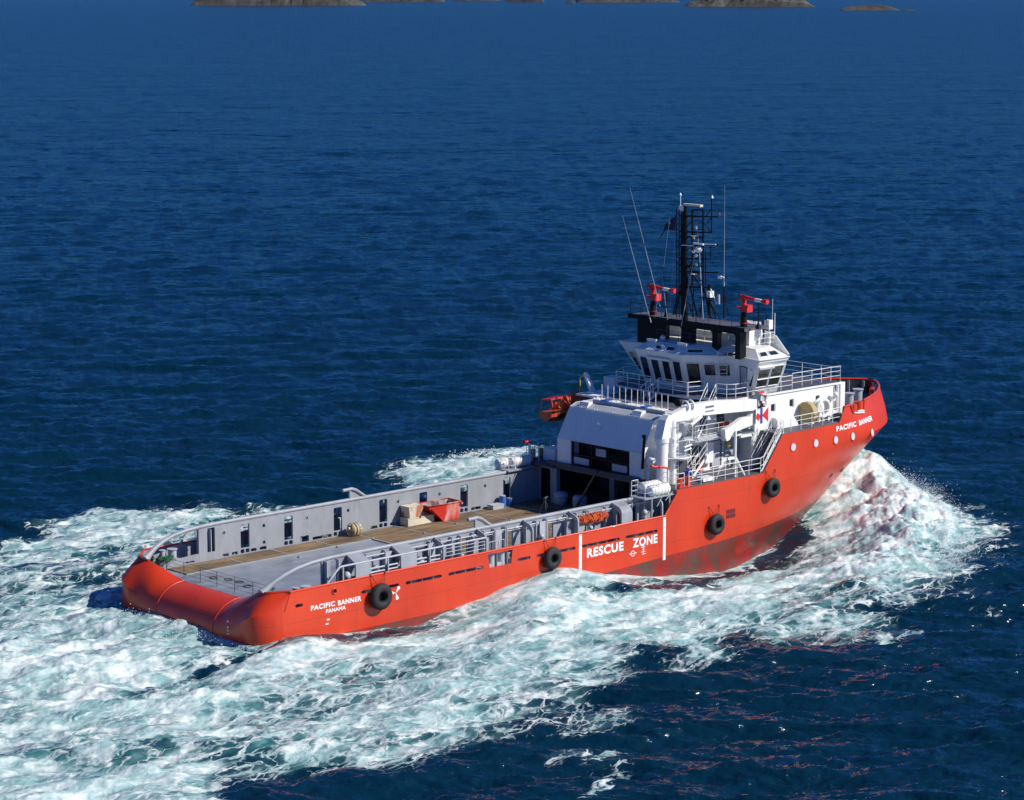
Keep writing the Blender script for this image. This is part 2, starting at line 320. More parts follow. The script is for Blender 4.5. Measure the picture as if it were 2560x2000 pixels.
def wake_fields(x,y):
    sd=poly_sd(x,y,WAKE); wob=samp(ISO,61,x*.55,y*.55)*1.4
    D=smooth(-3.2,2.2,sd+wob)*(.54+.09*samp(ISO,61,x*.23+9,y*.3))+np.clip(1-np.abs(samp(ISO,61,x*.35+20,y*.6+5))*3.2,0,1)*.22*(sd>-.5)
    for (bx,by,ra,rb,rot,v) in BLOBS+STREAKS:
        if ra==0: continue
        c,s=math.cos(R(rot)),math.sin(R(rot)); dx,dy=x-bx,y-by; u=(dx*c+dy*s)/ra; w=(-dx*s+dy*c)/rb; g=np.exp(-(u*u+w*w)); D=D+v*g
    fade=smooth(-75,-35,x); D=D*fade
    return np.clip(D,0,1.4),sd
def sea_height(x,y,dist):
    near=1-smooth(350,900,dist)
    h=samp(T1,173,x,y)*.165+samp(T2,47,x,y)*.044*near+samp(SWELL,900,x,y)*.10
    D=np.zeros_like(x); loc=(np.abs(x-20)<110)&(np.abs(y)<70)
    xl=x[loc]; yl=y[loc]; Dl,sd=wake_fields(xl,yl); D[loc]=Dl
    a=np.abs(yl); b=np.where(xl>2,hull_b(xl,-.5),7.3); b=np.where((xl<0)|(xl>66),0,b); dh=np.maximum(a-b,0)
    z=np.interp(xl,HZX,HZV,left=-.6,right=SEA)-SEA
    w=z*np.exp(-(dh/np.interp(xl,[0,20,40,55,66],[4,6,6,4,3]))**2)*smooth(-14,0,xl)*(1-smooth(66,70,xl))
    aft=smooth(3,-1,xl); w=w*(1-aft)+aft*np.exp(-(yl/9)**2-((xl+4)/12)**2)*.75
    d,v=line_d(xl,a*-1,RIDGE,RIDGEV); w=np.maximum(w,0)+np.minimum(w,0)+v*np.exp(-(d/2.9)**2)*smooth(-1,2.5,dh+2)*np.where(xl<60,smooth(0,2,dh),1)
    # diverging second crest off the shoulder
    d2,v2=line_d(xl,-a,[(24,-8),(15,-15),(6,-19),(-6,-23)],[.7,.6,.45,.2]); w=w+v2*np.exp(-(d2/2.6)**2)
    d3,v3=line_d(xl,-a,[(3,-8.5),(-5,-12.5),(-16,-17)],[.35,.45,.2]); w=w+v3*np.exp(-(d3/1.8)**2)
    hl=h[loc]; calm=np.exp(-(dh/2.5)**2)*(xl>0); rough=np.clip(Dl,0,1.2)
    wash=np.exp(-((xl+9)/13)**2-(yl/9)**2); bump=samp(ISO,61,xl*.7,yl)*(.07+.10*wash)+np.abs(samp(ISO2,37,xl*.7,yl))*(.022+.03*wash)
    rid=np.clip(v*np.exp(-(d/3.4)**2),0,2.2)
    bill=np.abs(samp(ISO,61,xl*1.4+7,yl*1.4))*.28*rid+np.abs(samp(ISO2,37,xl,yl))*.035*rid
    h[loc]=hl*(1-.75*calm)+w+bump*rough*(1-.6*calm)+bill
    return h+SEA,D
def build_sea():
    f2=Vector((fw.x,fw.y,0)).normalized(); base=math.atan2(f2.y,f2.x)
    fine=np.arange(-13.6,13.61,.03); coarse=np.concatenate([np.linspace(-180,-60,13)[:-1],np.linspace(-60,-20,12)[:-1],np.linspace(-20,-13.6,16)[:-1]])
    ang=np.concatenate([coarse,fine,-coarse[::-1]])[:-1]+math.degrees(base); A=np.radians(ang); nA=len(A)
    r=[0.0,30,60,80,94]; d=96.0
    while d<14500: r.append(d); d+=max(.17,d*d/(38*2489)*(.85 if d<230 else 1.25))
    r+= [18000,26000,45000]
    rr=np.array(r); nR=len(rr)
    X=CAM.x+np.outer(rr,np.cos(A)); Y=CAM.y+np.outer(rr,np.sin(A)); D0=np.outer(rr,np.ones(nA))
    H,D=sea_height(X.ravel(),Y.ravel(),D0.ravel()); H=H.reshape(X.shape); fl=smooth(3000,9000,D0); H=H*(1-fl)+SEA*fl
    co=np.stack([X.ravel(),Y.ravel(),H.ravel()],1).astype(np.float32)
    i=np.arange(nR-1)[:,None]*nA; j=np.arange(nA)[None,:]; j2=(j+1)%nA
    q=np.stack([i+j,i+nA+j,i+nA+j2,i+j2],-1).reshape(-1,4).astype(np.int32)
    me=bpy.data.meshes.new('sea'); me.vertices.add(len(co)); me.vertices.foreach_set('co',co.ravel()); me.loops.add(q.size); me.loops.foreach_set('vertex_index',q.ravel()); me.polygons.add(len(q)); me.polygons.foreach_set('loop_start',np.arange(0,q.size,4,dtype=np.int32)); me.polygons.foreach_set('loop_total',np.full(len(q),4,dtype=np.int32)); me.polygons.foreach_set('use_smooth',np.ones(len(q),bool))
    me.update(calc_edges=True); at=me.attributes.new('foam_density','FLOAT','POINT'); at.data.foreach_set('value',D.astype(np.float32))
    o=bpy.data.objects.new('sea',me); COL.objects.link(o); me.materials.append(seam_()); tag(o,kind='structure',label='deep blue choppy sea with white wake foam'); print('sea verts',len(co),nR,nA); return o
def seam_():
    m=bpy.data.materials.new('sea_water'); m.use_nodes=True; n=m.node_tree.nodes; l=m.node_tree.links; b=n['Principled BSDF']; out=n['Material Output']
    tc=n.new('ShaderNodeTexCoord'); P=tc.outputs['Object']
    def N(t,**k):
        x=n.new(t)
        for a,v in k.items(): setattr(x,a,v)
        return x
    def ma(op,a,b_=None,c=None,clamp=False):
        x=n.new('ShaderNodeMath'); x.operation=op; x.use_clamp=clamp
        for i,v in enumerate((a,b_,c)):
            if v is None: continue
            if isinstance(v,(int,float)): x.inputs[i].default_value=v
            else: l.new(v,x.inputs[i])
        return x.outputs[0]
    def mapr(v,a,b_,c=0,d=1,sm=True):
        x=n.new('ShaderNodeMapRange'); x.interpolation_type='SMOOTHSTEP' if sm else 'LINEAR'
        for i,q in enumerate((a,b_,c,d)):
            if isinstance(q,(int,float)): x.inputs[i+1].default_value=q
            else: l.new(q,x.inputs[i+1])
        l.new(v,x.inputs[0]); return x.outputs[0]
    def noise(vec,sc,det=4,ro=.55,dist=0):
        x=n.new('ShaderNodeTexNoise'); x.inputs['Scale'].default_value=sc; x.inputs['Detail'].default_value=det; x.inputs['Roughness'].default_value=ro; x.inputs['Distortion'].default_value=dist; l.new(vec,x.inputs['Vector']); return x
    at=n.new('ShaderNodeAttribute'); at.attribute_name='foam_density'; D=at.outputs['Fac']
    # stretch along the ship's track: foam is drawn out in streaks
    def xf(rot,sc):
        mp=n.new('ShaderNodeMapping'); mp.inputs['Rotation'].default_value=(0,0,R(rot)); mp.inputs['Scale'].default_value=sc; l.new(P,mp.inputs[0]); return mp.outputs[0]
    def warp(vec,sc,amt):
        wn=noise(vec,sc,4,.6); wv=n.new('ShaderNodeVectorMath'); wv.operation='MULTIPLY_ADD'; l.new(wn.outputs['Color'],wv.inputs[0]); wv.inputs[1].default_value=(amt,amt,0); l.new(vec,wv.inputs[2]); return wv.outputs[0]
    S=xf(-4,(.55,1,1)); SW=warp(S,.4,3.4); SL=warp(xf(5,(.22,1,1)),.5,1.6)
    n1=noise(SW,.22,8,.62); n2=noise(warp(S,1.2,1.0),1.5,7,.68); n3=noise(SL,1.1,6,.62)
    big=ma('SUBTRACT',n1.outputs[0],.5); strk=ma('SUBTRACT',n3.outputs[0],.5)
    f=ma('ADD',D,ma('MULTIPLY',big,1.75)); f=ma('ADD',f,ma('MULTIPLY',ma('SUBTRACT',n2.outputs[0],.5),.45)); f=ma('ADD',f,ma('MULTIPLY',strk,1.2))
    f=ma('MULTIPLY',f,mapr(D,.0,.14))
    solid=mapr(f,.58,1.28)
    def web(sc,wmax):
        v=n.new('ShaderNodeTexVoronoi'); v.feature='DISTANCE_TO_EDGE'; v.inputs['Scale'].default_value=sc; l.new(SW,v.inputs['Vector'])
        w=mapr(f,.10,.80,.0,wmax); return mapr(v.outputs['Distance'],0,ma('ADD',w,.0001),1,0)
    lace=ma('MAXIMUM',web(.50,.20),ma('MULTIPLY',web(1.3,.22),.8)); lace=ma('MAXIMUM',lace,ma('MULTIPLY',mapr(strk,.06,.20),.7)); lace=ma('MULTIPLY',lace,mapr(f,.10,.34)); lace=ma('MULTIPLY',lace,mapr(n2.outputs[0],.30,.55,.25,1))
    foam=ma('MAXIMUM',ma('MULTIPLY',solid,ma('ADD',mapr(D,.75,1.15,0,.28),.70)),ma('MULTIPLY',lace,.95),clamp=True)
    aer=ma('MULTIPLY',mapr(ma('ADD',D,ma('MULTIPLY',big,1.2)),.22,.85),.95,clamp=True)
    deep=N('ShaderNodeRGB'); deep.outputs[0].default_value=(0.0016,0.021,0.043,1)
    tq=N('ShaderNodeValToRGB'); e=tq.color_ramp.elements; e[0].position=.40; e[0].color=(.03,.15,.16,1); e[1].position=.62; e[1].color=(.24,.45,.44,1); l.new(ma('ADD',ma('MULTIPLY',n1.outputs[0],.6),ma('MULTIPLY',n3.outputs[0],.4)),tq.inputs[0])
    m1=N('ShaderNodeMix',data_type='RGBA'); l.new(aer,m1.inputs[0]); l.new(deep.outputs[0],m1.inputs[6]); l.new(tq.outputs[0],m1.inputs[7])
    wh=N('ShaderNodeValToRGB'); e=wh.color_ramp.elements; e[0].position=.38; e[0].color=(.30,.48,.48,1); e[1].position=.61; e[1].color=(.84,.87,.85,1); l.new(noise(SW,1.1,6,.62).outputs[0],wh.inputs[0])
    m2=N('ShaderNodeMix',data_type='RGBA'); l.new(foam,m2.inputs[0]); l.new(m1.outputs[2],m2.inputs[6]); l.new(wh.outputs[0],m2.inputs[7]); l.new(m2.outputs[2],b.inputs['Base Color'])
    b.inputs['Roughness'].default_value=.8; b.inputs['Specular IOR Level'].default_value=0
    gl=n.new('ShaderNodeBsdfGlossy'); gl.inputs['Roughness'].default_value=.16; fr=n.new('ShaderNodeFresnel'); fr.inputs['IOR'].default_value=1.333
    # a ruffled sea never reaches mirror reflectance at grazing angles
    fac=ma('MULTIPLY',ma('MINIMUM',ma('MULTIPLY',fr.outputs[0],1.1),.75),mapr(foam,0,1,1,.12,False))
    ms=n.new('ShaderNodeMixShader'); l.new(fac,ms.inputs[0]); l.new(b.outputs[0],ms.inputs[1]); l.new(gl.outputs[0],ms.inputs[2]); l.new(ms.outputs[0],out.inputs['Surface'])
    # ripples: elongated across the wind, three sizes
    mw=n.new('ShaderNodeMapping'); mw.vector_type='POINT'; mw.inputs['Rotation'].default_value=(0,0,-math.atan2(WD[1],WD[0])); l.new(P,mw.inputs[0]); mw2=n.new('ShaderNodeMapping'); mw2.inputs['Scale'].default_value=(1,.36,1); l.new(mw.outputs[0],mw2.inputs[0]); mw=mw2
    def rip(sc,amp,det=4): return ma('MULTIPLY',ma('SUBTRACT',noise(mw.outputs[0],sc,det,.58,.3).outputs[0],.5),amp)
    base=ma('ADD',rip(.10,2.0,3),rip(.028,6.0,4)); small=ma('ADD',rip(.55,RIP1),rip(2.3,RIP2))
    fb=noise(S,2.0,7,.62); fo=ma('ADD',ma('MULTIPLY',ma('SUBTRACT',fb.outputs[0],.5),.06),ma('MULTIPLY',foam,.03))
    hm=N('ShaderNodeMix'); l.new(mapr(D,.05,.75),hm.inputs[0]); l.new(small,hm.inputs[2]); l.new(ma('ADD',fo,ma('MULTIPLY',small,.25)),hm.inputs[3])
    hh=N('ShaderNodeMath',operation='ADD'); l.new(base,hh.inputs[0]); l.new(hm.outputs[0],hh.inputs[1])
    bp=n.new('ShaderNodeBump'); bp.inputs['Strength'].default_value=1.0; bp.inputs['Distance'].default_value=1.0; l.new(hh.outputs[0],bp.inputs['Height']); l.new(bp.outputs[0],b.inputs['Normal']); l.new(bp.outputs[0],gl.inputs['Normal']); l.new(bp.outputs[0],fr.inputs['Normal'])
    return m
RIP1=.62; RIP2=.085
SEAOBJ=build_sea()
# spray thrown up along the breaking bow wave and round the stern
def spray():
    r=RNG; pts=[]; sizes=[]
    def put(n,line,sx,sz,zb,smax,both=False):
        P=np.array(line,float)
        for _ in range(n):
            t=r.rand()*(len(P)-1); i=int(t); a=P[i]+(P[min(i+1,len(P)-1)]-P[i])*(t-i)
            x=a[0]+r.normal()*sx; y=a[1]+r.normal()*sx; s=-1 if not both or r.rand()<.5 else 1
            pts.append((x,y*(1 if s<0 else -1),a[2]+zb+abs(r.normal())*sz)); sizes.append(.010+smax*r.rand()**3)
    put(16000,[(62.3,0,.7),(63.3,-3,.5),(61.4,-8,.4),(57.6,-12.6,.1),(53,-16.2,-.3),(50,-19.3,-.6),(45.5,-22,-.8)],.75,.26,.0,.028,True)
    put(6000,[(60.8,-1,1.1),(61,-4.5,1.0),(58.4,-9,.9),(54,-12.6,.5)],1.2,.35,.15,.028,True)
    put(700,[(-.5,5,-.5),(-.7,0,-.5),(-.5,-5,-.5)],.7,.2,.0,.03)
    put(300,[(46,29.5,-.8),(52,29,-.6)],.8,.3,.1,.06)
    pts=np.array(pts); keep=~((np.abs(pts[:,1])<hull_b(pts[:,0],2.0)-.1)&(pts[:,0]>0)&(pts[:,0]<64)); pts=pts[keep]; sizes=np.array(sizes)[keep]
    o6=np.array([(1,0,0),(0,1,0),(-1,0,0),(0,-1,0),(0,0,1),(0,0,-1)],float); F=np.array([(0,1,4),(1,2,4),(2,3,4),(3,0,4),(1,0,5),(2,1,5),(3,2,5),(0,3,5)])
    V=(pts[:,None,:]+o6[None]*sizes[:,None,None]).reshape(-1,3); FF=(F[None]+6*np.arange(len(pts))[:,None,None]).reshape(-1,3)
    me=bpy.data.meshes.new('spray'); me.from_pydata(V.tolist(),[],FF.tolist()); sm=mat('spray_white',(.85,.88,.88),.6,var=.05); me.materials.append(sm)
    o=bpy.data.objects.new('spray',me); COL.objects.link(o); tag(o,'white droplets flying off the breaking bow wave','spray',kind='stuff')
spray()
# ---------------------------------------------------------------- islands on the far shore
ROCKM=mat('island_rock',(0.07,0.066,0.058),0.9,var=.6,scale=.03,bump=1.0,bscale=.1)
def unproj(px,py,z):
    d=rx*(px-1280)+dn*(py-1000)+fw*6222.5557; t=(z-CAM.z)/d.z; return CAM+d*t
def island(px0,px1,py,hm,seed,label):
    a=unproj(px0,py,SEA); b_=unproj(px1,py,SEA); c=(a+b_)/2; L=(b_-a).length; ex=(b_-a).normalized(); ey=Vector((-ex.y,ex.x,0))
    r=np.random.RandomState(seed); nx,ny=max(40,int(L/7)),22; T=fft_tile(256,1.0,lambda kx,ky,kk:1/kk**2.6,seed); dep=min(L*.5,420)
    vs=[];fs=[]
    for i in range(nx+1):
        for j in range(ny+1):
            u=i/nx*2-1; v=j/ny*2-1; e=max(0,1-abs(u)**2.2)*max(0,1-v*v)
            nz=float(samp(T,1.0,np.array([u*.37*L/1400+seed*.1]),np.array([v*.2]))[0]); nz2=float(samp(T,1.0,np.array([u*2.1*L/1400+seed*.3]),np.array([v*.9]))[0])
            h=hm*1.7*(e**.6)*(0.75+.32*nz+.12*nz2)-hm*.12+(nz2*hm*.05)
            p=c+ex*(u*L/2)+ey*(v*dep/2+dep*.5); vs.append((p.x,p.y,SEA+h-1.0*(e<=0)))
    for i in range(nx):
        for j in range(ny): q=i*(ny+1)+j; fs.append((q,q+ny+1,q+ny+2,q+1))
    me=bpy.data.meshes.new('island'); me.from_pydata(vs,[],fs); me.materials.append(ROCKM); o=bpy.data.objects.new('island',me); COL.objects.link(o); tag(o,label,kind='structure')
for a in [(470,912,14,34,1,'long grey rocky island at the top edge of the sea'),(900,1112,5,30,2,'low rocky shore at the top edge'),(1130,1250,2,30,9,'faint rocky shore at the top edge'),(1262,1362,5,26,3,'small dark rocky island'),(1412,1438,9,5,4,'tiny dark rock islet'),(1440,1705,6,26,5,'dark rocky shore'),(1715,2050,17,30,6,'rocky island with pale cliffs right of the mast'),(2105,2255,26,6,7,'low dark skerry standing alone at the right'),(2258,2292,27,1.5,8,'thin reef beside the skerry')]: island(*a)
# ================================================================ the ship (x forward, y to port, z up; water about -1)
SHIP=empty('supply_ship',(0,0,0)); tag(SHIP,'orange-red anchor handling supply ship with white bridge steaming to the right','ship')
def ztop(x):
    return float(np.interp(x,[34.0,35.07,35.15,43.7,45.7,52.2,53.1,54.15,54.16,56.55,56.56,66],[2.5,3.75,4.1,4.1,6.6,6.6,7.6,7.6,6.95,6.95,7.6,7.6]))
def build_hull():
    zr=[-5,-3.5,-2,-1.2,-.6,0,.7,1.4]; b=MB()
    for s in(-1,1):
        xs=[2.1,2.5]+[3+i*1.0 for i in range(32)]
        V=[];F=[]
        for x in xs:
            for z in zr: V.append((x,s*float(hull_b(x,z)),z))
        n=len(zr)
        for i in range(len(xs)-1):
            for j in range(n-1): F.append((i*n+j,(i+1)*n+j,(i+1)*n+j+1,i*n+j+1))
        b.add(V,F,True)
        # forward part, conforming to the raked stem
        us=sorted(set(np.round(np.concatenate([np.linspace(0,1,120),[(q-34)/(64.5-34) for q in(34.02,35.07,35.15,43.7,45.7,52.2,53.1,54.15,54.17,56.55,56.57)],[.985,.99,.995,.998,.9995]]),5)))
        nk=14; V=[];F=[]; nn=len(zr)-1+nk
        for u in us:
            # top edge height for this station
            z=5.
            for _ in range(30): z=.5*z+.5*ztop(34+(float(np.interp(z,XS_Z,XS_X))-34)*u)
            xt=34+(float(np.interp(z,XS_Z,XS_X))-34)*u; z=ztop(xt)
            rows=zr[:-1]+[1.4+(z-1.4)*k/(nk-1) for k in range(nk)]
            for zz in rows:
                x=34+(float(np.interp(zz,XS_Z,XS_X))-34)*u; V.append((x,s*float(hull_b(x,zz)),zz))
        for i in range(len(us)-1):
            for j in range(nn-1): F.append((i*nn+j,(i+1)*nn+j,(i+1)*nn+j+1,i*nn+j+1))
        b.add(V,F,True)
    # quarter and transom: a rolled stern between y=-7.5 and 7.5
    ys=[-7.5,-7.46,-7.4,-7.25,-7.05,-6.8,-6.5]+[-6.2+i*.3 for i in range(11)]
    ys=ys+[-2.9]; ys=ys+[-y for y in ys[::-1]]; b2=b
    V=[];F=[]; nv=0; cols=[]
    def col_(y):
        a=abs(y); xo=.35+1.75*(1-math.sqrt(max(0,1-(max(0,a-6.1)/1.4)**2))); H=1.4+(.96)*sstep(2.9,6.0,a)*.75+.96*.25*min(1,max(0,(a-2.9)/3.1))+.14*sstep(6,7.2,a)
        xi=lerp(lerp(2.5,1.75,sstep(3,6.2,a)),2.67,sstep(6.4,7.5,a)); zb=lerp(-.35,1.25,sstep(3.6,7.0,a)); P=[]
        for k in range(15):
            th=PI/2*k/14; k_=k/14; lin=sstep(4.0,6.2,a)*.9; P.append((xi-(xi-xo)*lerp(math.sin(th),min(1,k_*1.0),lin),y,H-(H-zb)*lerp(1-math.cos(th),k_,lin)))
        for z in(min(-.4,zb-.1),-.9,-1.8,-3.2,-5): P.append((xo+max(0,-z-.4)*.35,y,z))
        return P
    global stern_col; stern_col=col_
    rings=[col_(y) for y in ys]
    n=len(rings[0]); A=[r for r,y in zip(rings,ys) if y<=-2.9]; B_=[r for r,y in zip(rings,ys) if y>=2.9]
    b.loft(A,cap=False,smooth=True,closed=False); b.loft(B_,cap=False,smooth=True,closed=False)
    b.build('hull',HULL,SHIP,sharp=38)
    rl=MB(); rl.loft([col_(y) for y in [-2.86+5.72*i/12 for i in range(13)]],cap=False,smooth=True,closed=False); rl.build('stern_roller',HULL,SHIP,sharp=50)
    for y in(-2.9,2.9):
        q=MB(); q.tube([Vector(p)+Vector((0,0,-.02)) for p in col_(y)[:16]],.05,8); q.build('roller_flange',RED,SHIP)
build_hull()
# bulwark and rim
def side_M(y0,s): return lambda u,v,w:(u,y0+s*w,v)
SLOTS=[(2.99,3.55),(7.94,10.87),(11.39,14.3),(14.83,17.7),(20.56,21.73),(22.26,25.71),(26.24,29.71),(30.22,33.28)]
for s in(-1,1):
    holes=[rrect(a,b_,1.50,1.70,.1) for a,b_ in SLOTS]+[circ(5.9,2.03,.13)]
    holes.append([(18.08,2.34),(18.28,1.46),(20.06,1.46),(20.2,2.34)])
    q=MB(); q.plate([(2.2,1.4),(34.0,1.4),(34.0,2.5),(2.68,2.5)],holes,.10,side_M(s*7.5,-s),(0,1,0)); q.build('bulwark',[HULL,GREY],SHIP)
    rim=[]
    for y in [5.6+.1*i for i in range(20)]:
        c=stern_col(y)[0]; rim.append((c[0],s*y,c[2]))
    rim+= [(2.75,s*7.46,2.5),(6,s*7.46,2.5),(20,s*7.46,2.5),(34,s*7.46,2.5),(35.1,s*7.46,3.8),(35.15,s*7.46,4.08)]
    q=MB(); q.tube(rim,.075,8); q.build('bulwark_rim',RED,SHIP)
    # bitts in the hawse frame, fairlead rim
    q=MB(); q.cyl((18.75,s*7.05,1.4),(18.75,s*7.05,2.15),.24,n=14); q.cyl((19.6,s*7.05,1.4),(19.6,s*7.05,2.15),.24,n=14); q.cyl((18.75,s*7.05,2.15),(18.75,s*7.05,2.2),.29,n=14); q.cyl((19.6,s*7.05,2.15),(19.6,s*7.05,2.2),.29,n=14); q.box(18.4,19.95,s*7.05-.2,s*7.05+.2,1.4,1.62); q.build('double_bollard',LGREY,SHIP)
    q=MB(); q.tube([(5.9+.17*math.cos(t*PI/8),s*7.53,2.03+.17*math.sin(t*PI/8)) for t in range(16)],.045,6,closed=True); q.build('fairlead',RED,SHIP)
    # stiffeners along the inside of the bulwark
    q=MB()
    for i in range(34): q.box(4+i*.88,4.03+i*.88,min(s*7.39,s*7.12),max(s*7.39,s*7.12),1.4,2.35)
    q.build('bulwark_stay',GREY,SHIP)
# forecastle bulwark lining and rim
for s in(-1,1):
    q=MB(); P=[]; rim=[]
    xs=[53.1+i*.25 for i in range(46)]+[64.42]
    for x in xs: 
        z=ztop(x); bt=float(hull_b(x,7.4)); bb=float(hull_b(min(x,63.9),6.6)); P.append([(x-.1,s*max(0,bt-.14),z),(x-.1,s*max(0,min(bt,bb)-.16),6.6)]); rim.append((x-.03,s*max(0,float(hull_b(x,z))-.03),z))
    q.loft(P,cap=False,smooth=False,closed=False); q.build('bow_bulwark_lining',DGREY,SHIP)
    q=MB(); q.tube(rim,.09,8); q.build('bow_rim',RED,SHIP)
    q=MB()
    for x in xs[8:-2:3]: bt=float(hull_b(x,7.4)); q.box(x,x+.05,min(s*(bt-.5),s*(bt-.13)),max(s*(bt-.5),s*(bt-.13)),6.6,7.5)
    q.build('bow_stay',GREY,SHIP)
    # roller fairlead in the notch of the bow bulwark
    q=MB(); yb=lambda x: s*(float(hull_b(x,7.0))-.3)
    q.cyl((54.7,yb(54.7),6.6),(54.7,yb(54.7),7.5),.33,n=16); q.cyl((55.65,yb(55.65),6.6),(55.65,yb(55.65),7.62),.36,n=16); q.box(56.35,56.62,min(yb(56.5),yb(56.5)+s*.28),max(yb(56.5),yb(56.5)+s*.28),6.6,7.6); q.build('roller_fairlead',RED,SHIP)
    q=MB(); q.plate([(-.5,-.42),(.5,-.42),(.5,.42),(-.5,.42)],[circ(0,0,.2)],.12,lambda u,v,w:(61.6+u*.7,s*(2.55+w-u*.55),7.1+v)); q.cyl((61.3,s*2.6,7.1),(61.3,s*2.6,7.55),.16,n=10); q.cyl((61.9,s*2.2,7.1),(61.9,s*2.2,7.55),.16,n=10); q.build('bow_fairlead',RED,SHIP)
# decks
q=MB(); q.box(2.45,38,-7.41,7.41,1.2,1.4); q.box(38,44,-6.6,6.6,1.2,1.4); q.build('cargo_deck',STEELD,SHIP)
def deck_poly(x0,x1,z,inset=.12,n=30):
    top=[(x0+(x1-x0)*i/n) for i in range(n+1)]; return [(x,-max(0,float(hull_b(x,z))-inset)) for x in top]+[(x,max(0,float(hull_b(x,z))-inset)) for x in top[::-1]]
q=MB(); q.plate(deck_poly(35.1,46.2,4.1),[],-.14,lambda u,v,w:(u,v,4.1+w)); q.build('main_deck',DECKG,SHIP)
q=MB(); q.plate(deck_poly(45.72,64.2,6.6),[],-.14,lambda u,v,w:(u,v,6.6+w)); q.build('forecastle_deck',DECKG,SHIP)
# wooden sheathing in bays divided by steel strips
bays=[3.4,7.85,11.45,15.05,18.3,21.85,25.35,28.85,32.4,37.5]
for i in range(len(bays)-1):
    a,b_=bays[i]+.06,bays[i+1]-.06; q=MB(); y0=4.0 if i<4 else -6.0; n=int((6.05-y0)/.24)
    for k in range(n): q.box(a+random.uniform(0,.03),b_-random.uniform(0,.03),y0+k*(6.05-y0)/n,y0+(k+1)*(6.05-y0)/n-.018,1.4,1.455+random.uniform(-.004,.004))
    q.build('plank_sheathing',WOOD,SHIP)
q=MB()
for x in bays[1:-1]:
    y0=4.0 if x<18 else -6.0; q.box(x-.05,x+.05,y0,6.05,1.404,1.47)
q.box(3.4,18.35,3.9,3.98,1.404,1.475); q.box(18.2,18.3,-6,3.9,1.404,1.475); 
for x in bays[2:-1]: q.ball((x,random.uniform(2,4) ,1.48),.09,8,(1,1.6,.6)); q.ball((x,random.uniform(-3,1),1.48),.08,8,(1,1.4,.6))
q.build('deck_strip',GREY,SHIP)
# chafe marks / pad eyes near the stern
q=MB()
for (x,y) in [(4.2,2.2),(4.6,1.2),(4.4,-1.0),(5.1,-2.4),(4.7,.2)]: q.tube([(x+.2*math.cos(t*PI/6),y+.32*math.sin(t*PI/6),1.42) for t in range(12)],.03,5,closed=True)
q.build('pad_eye',DGREY,SHIP)
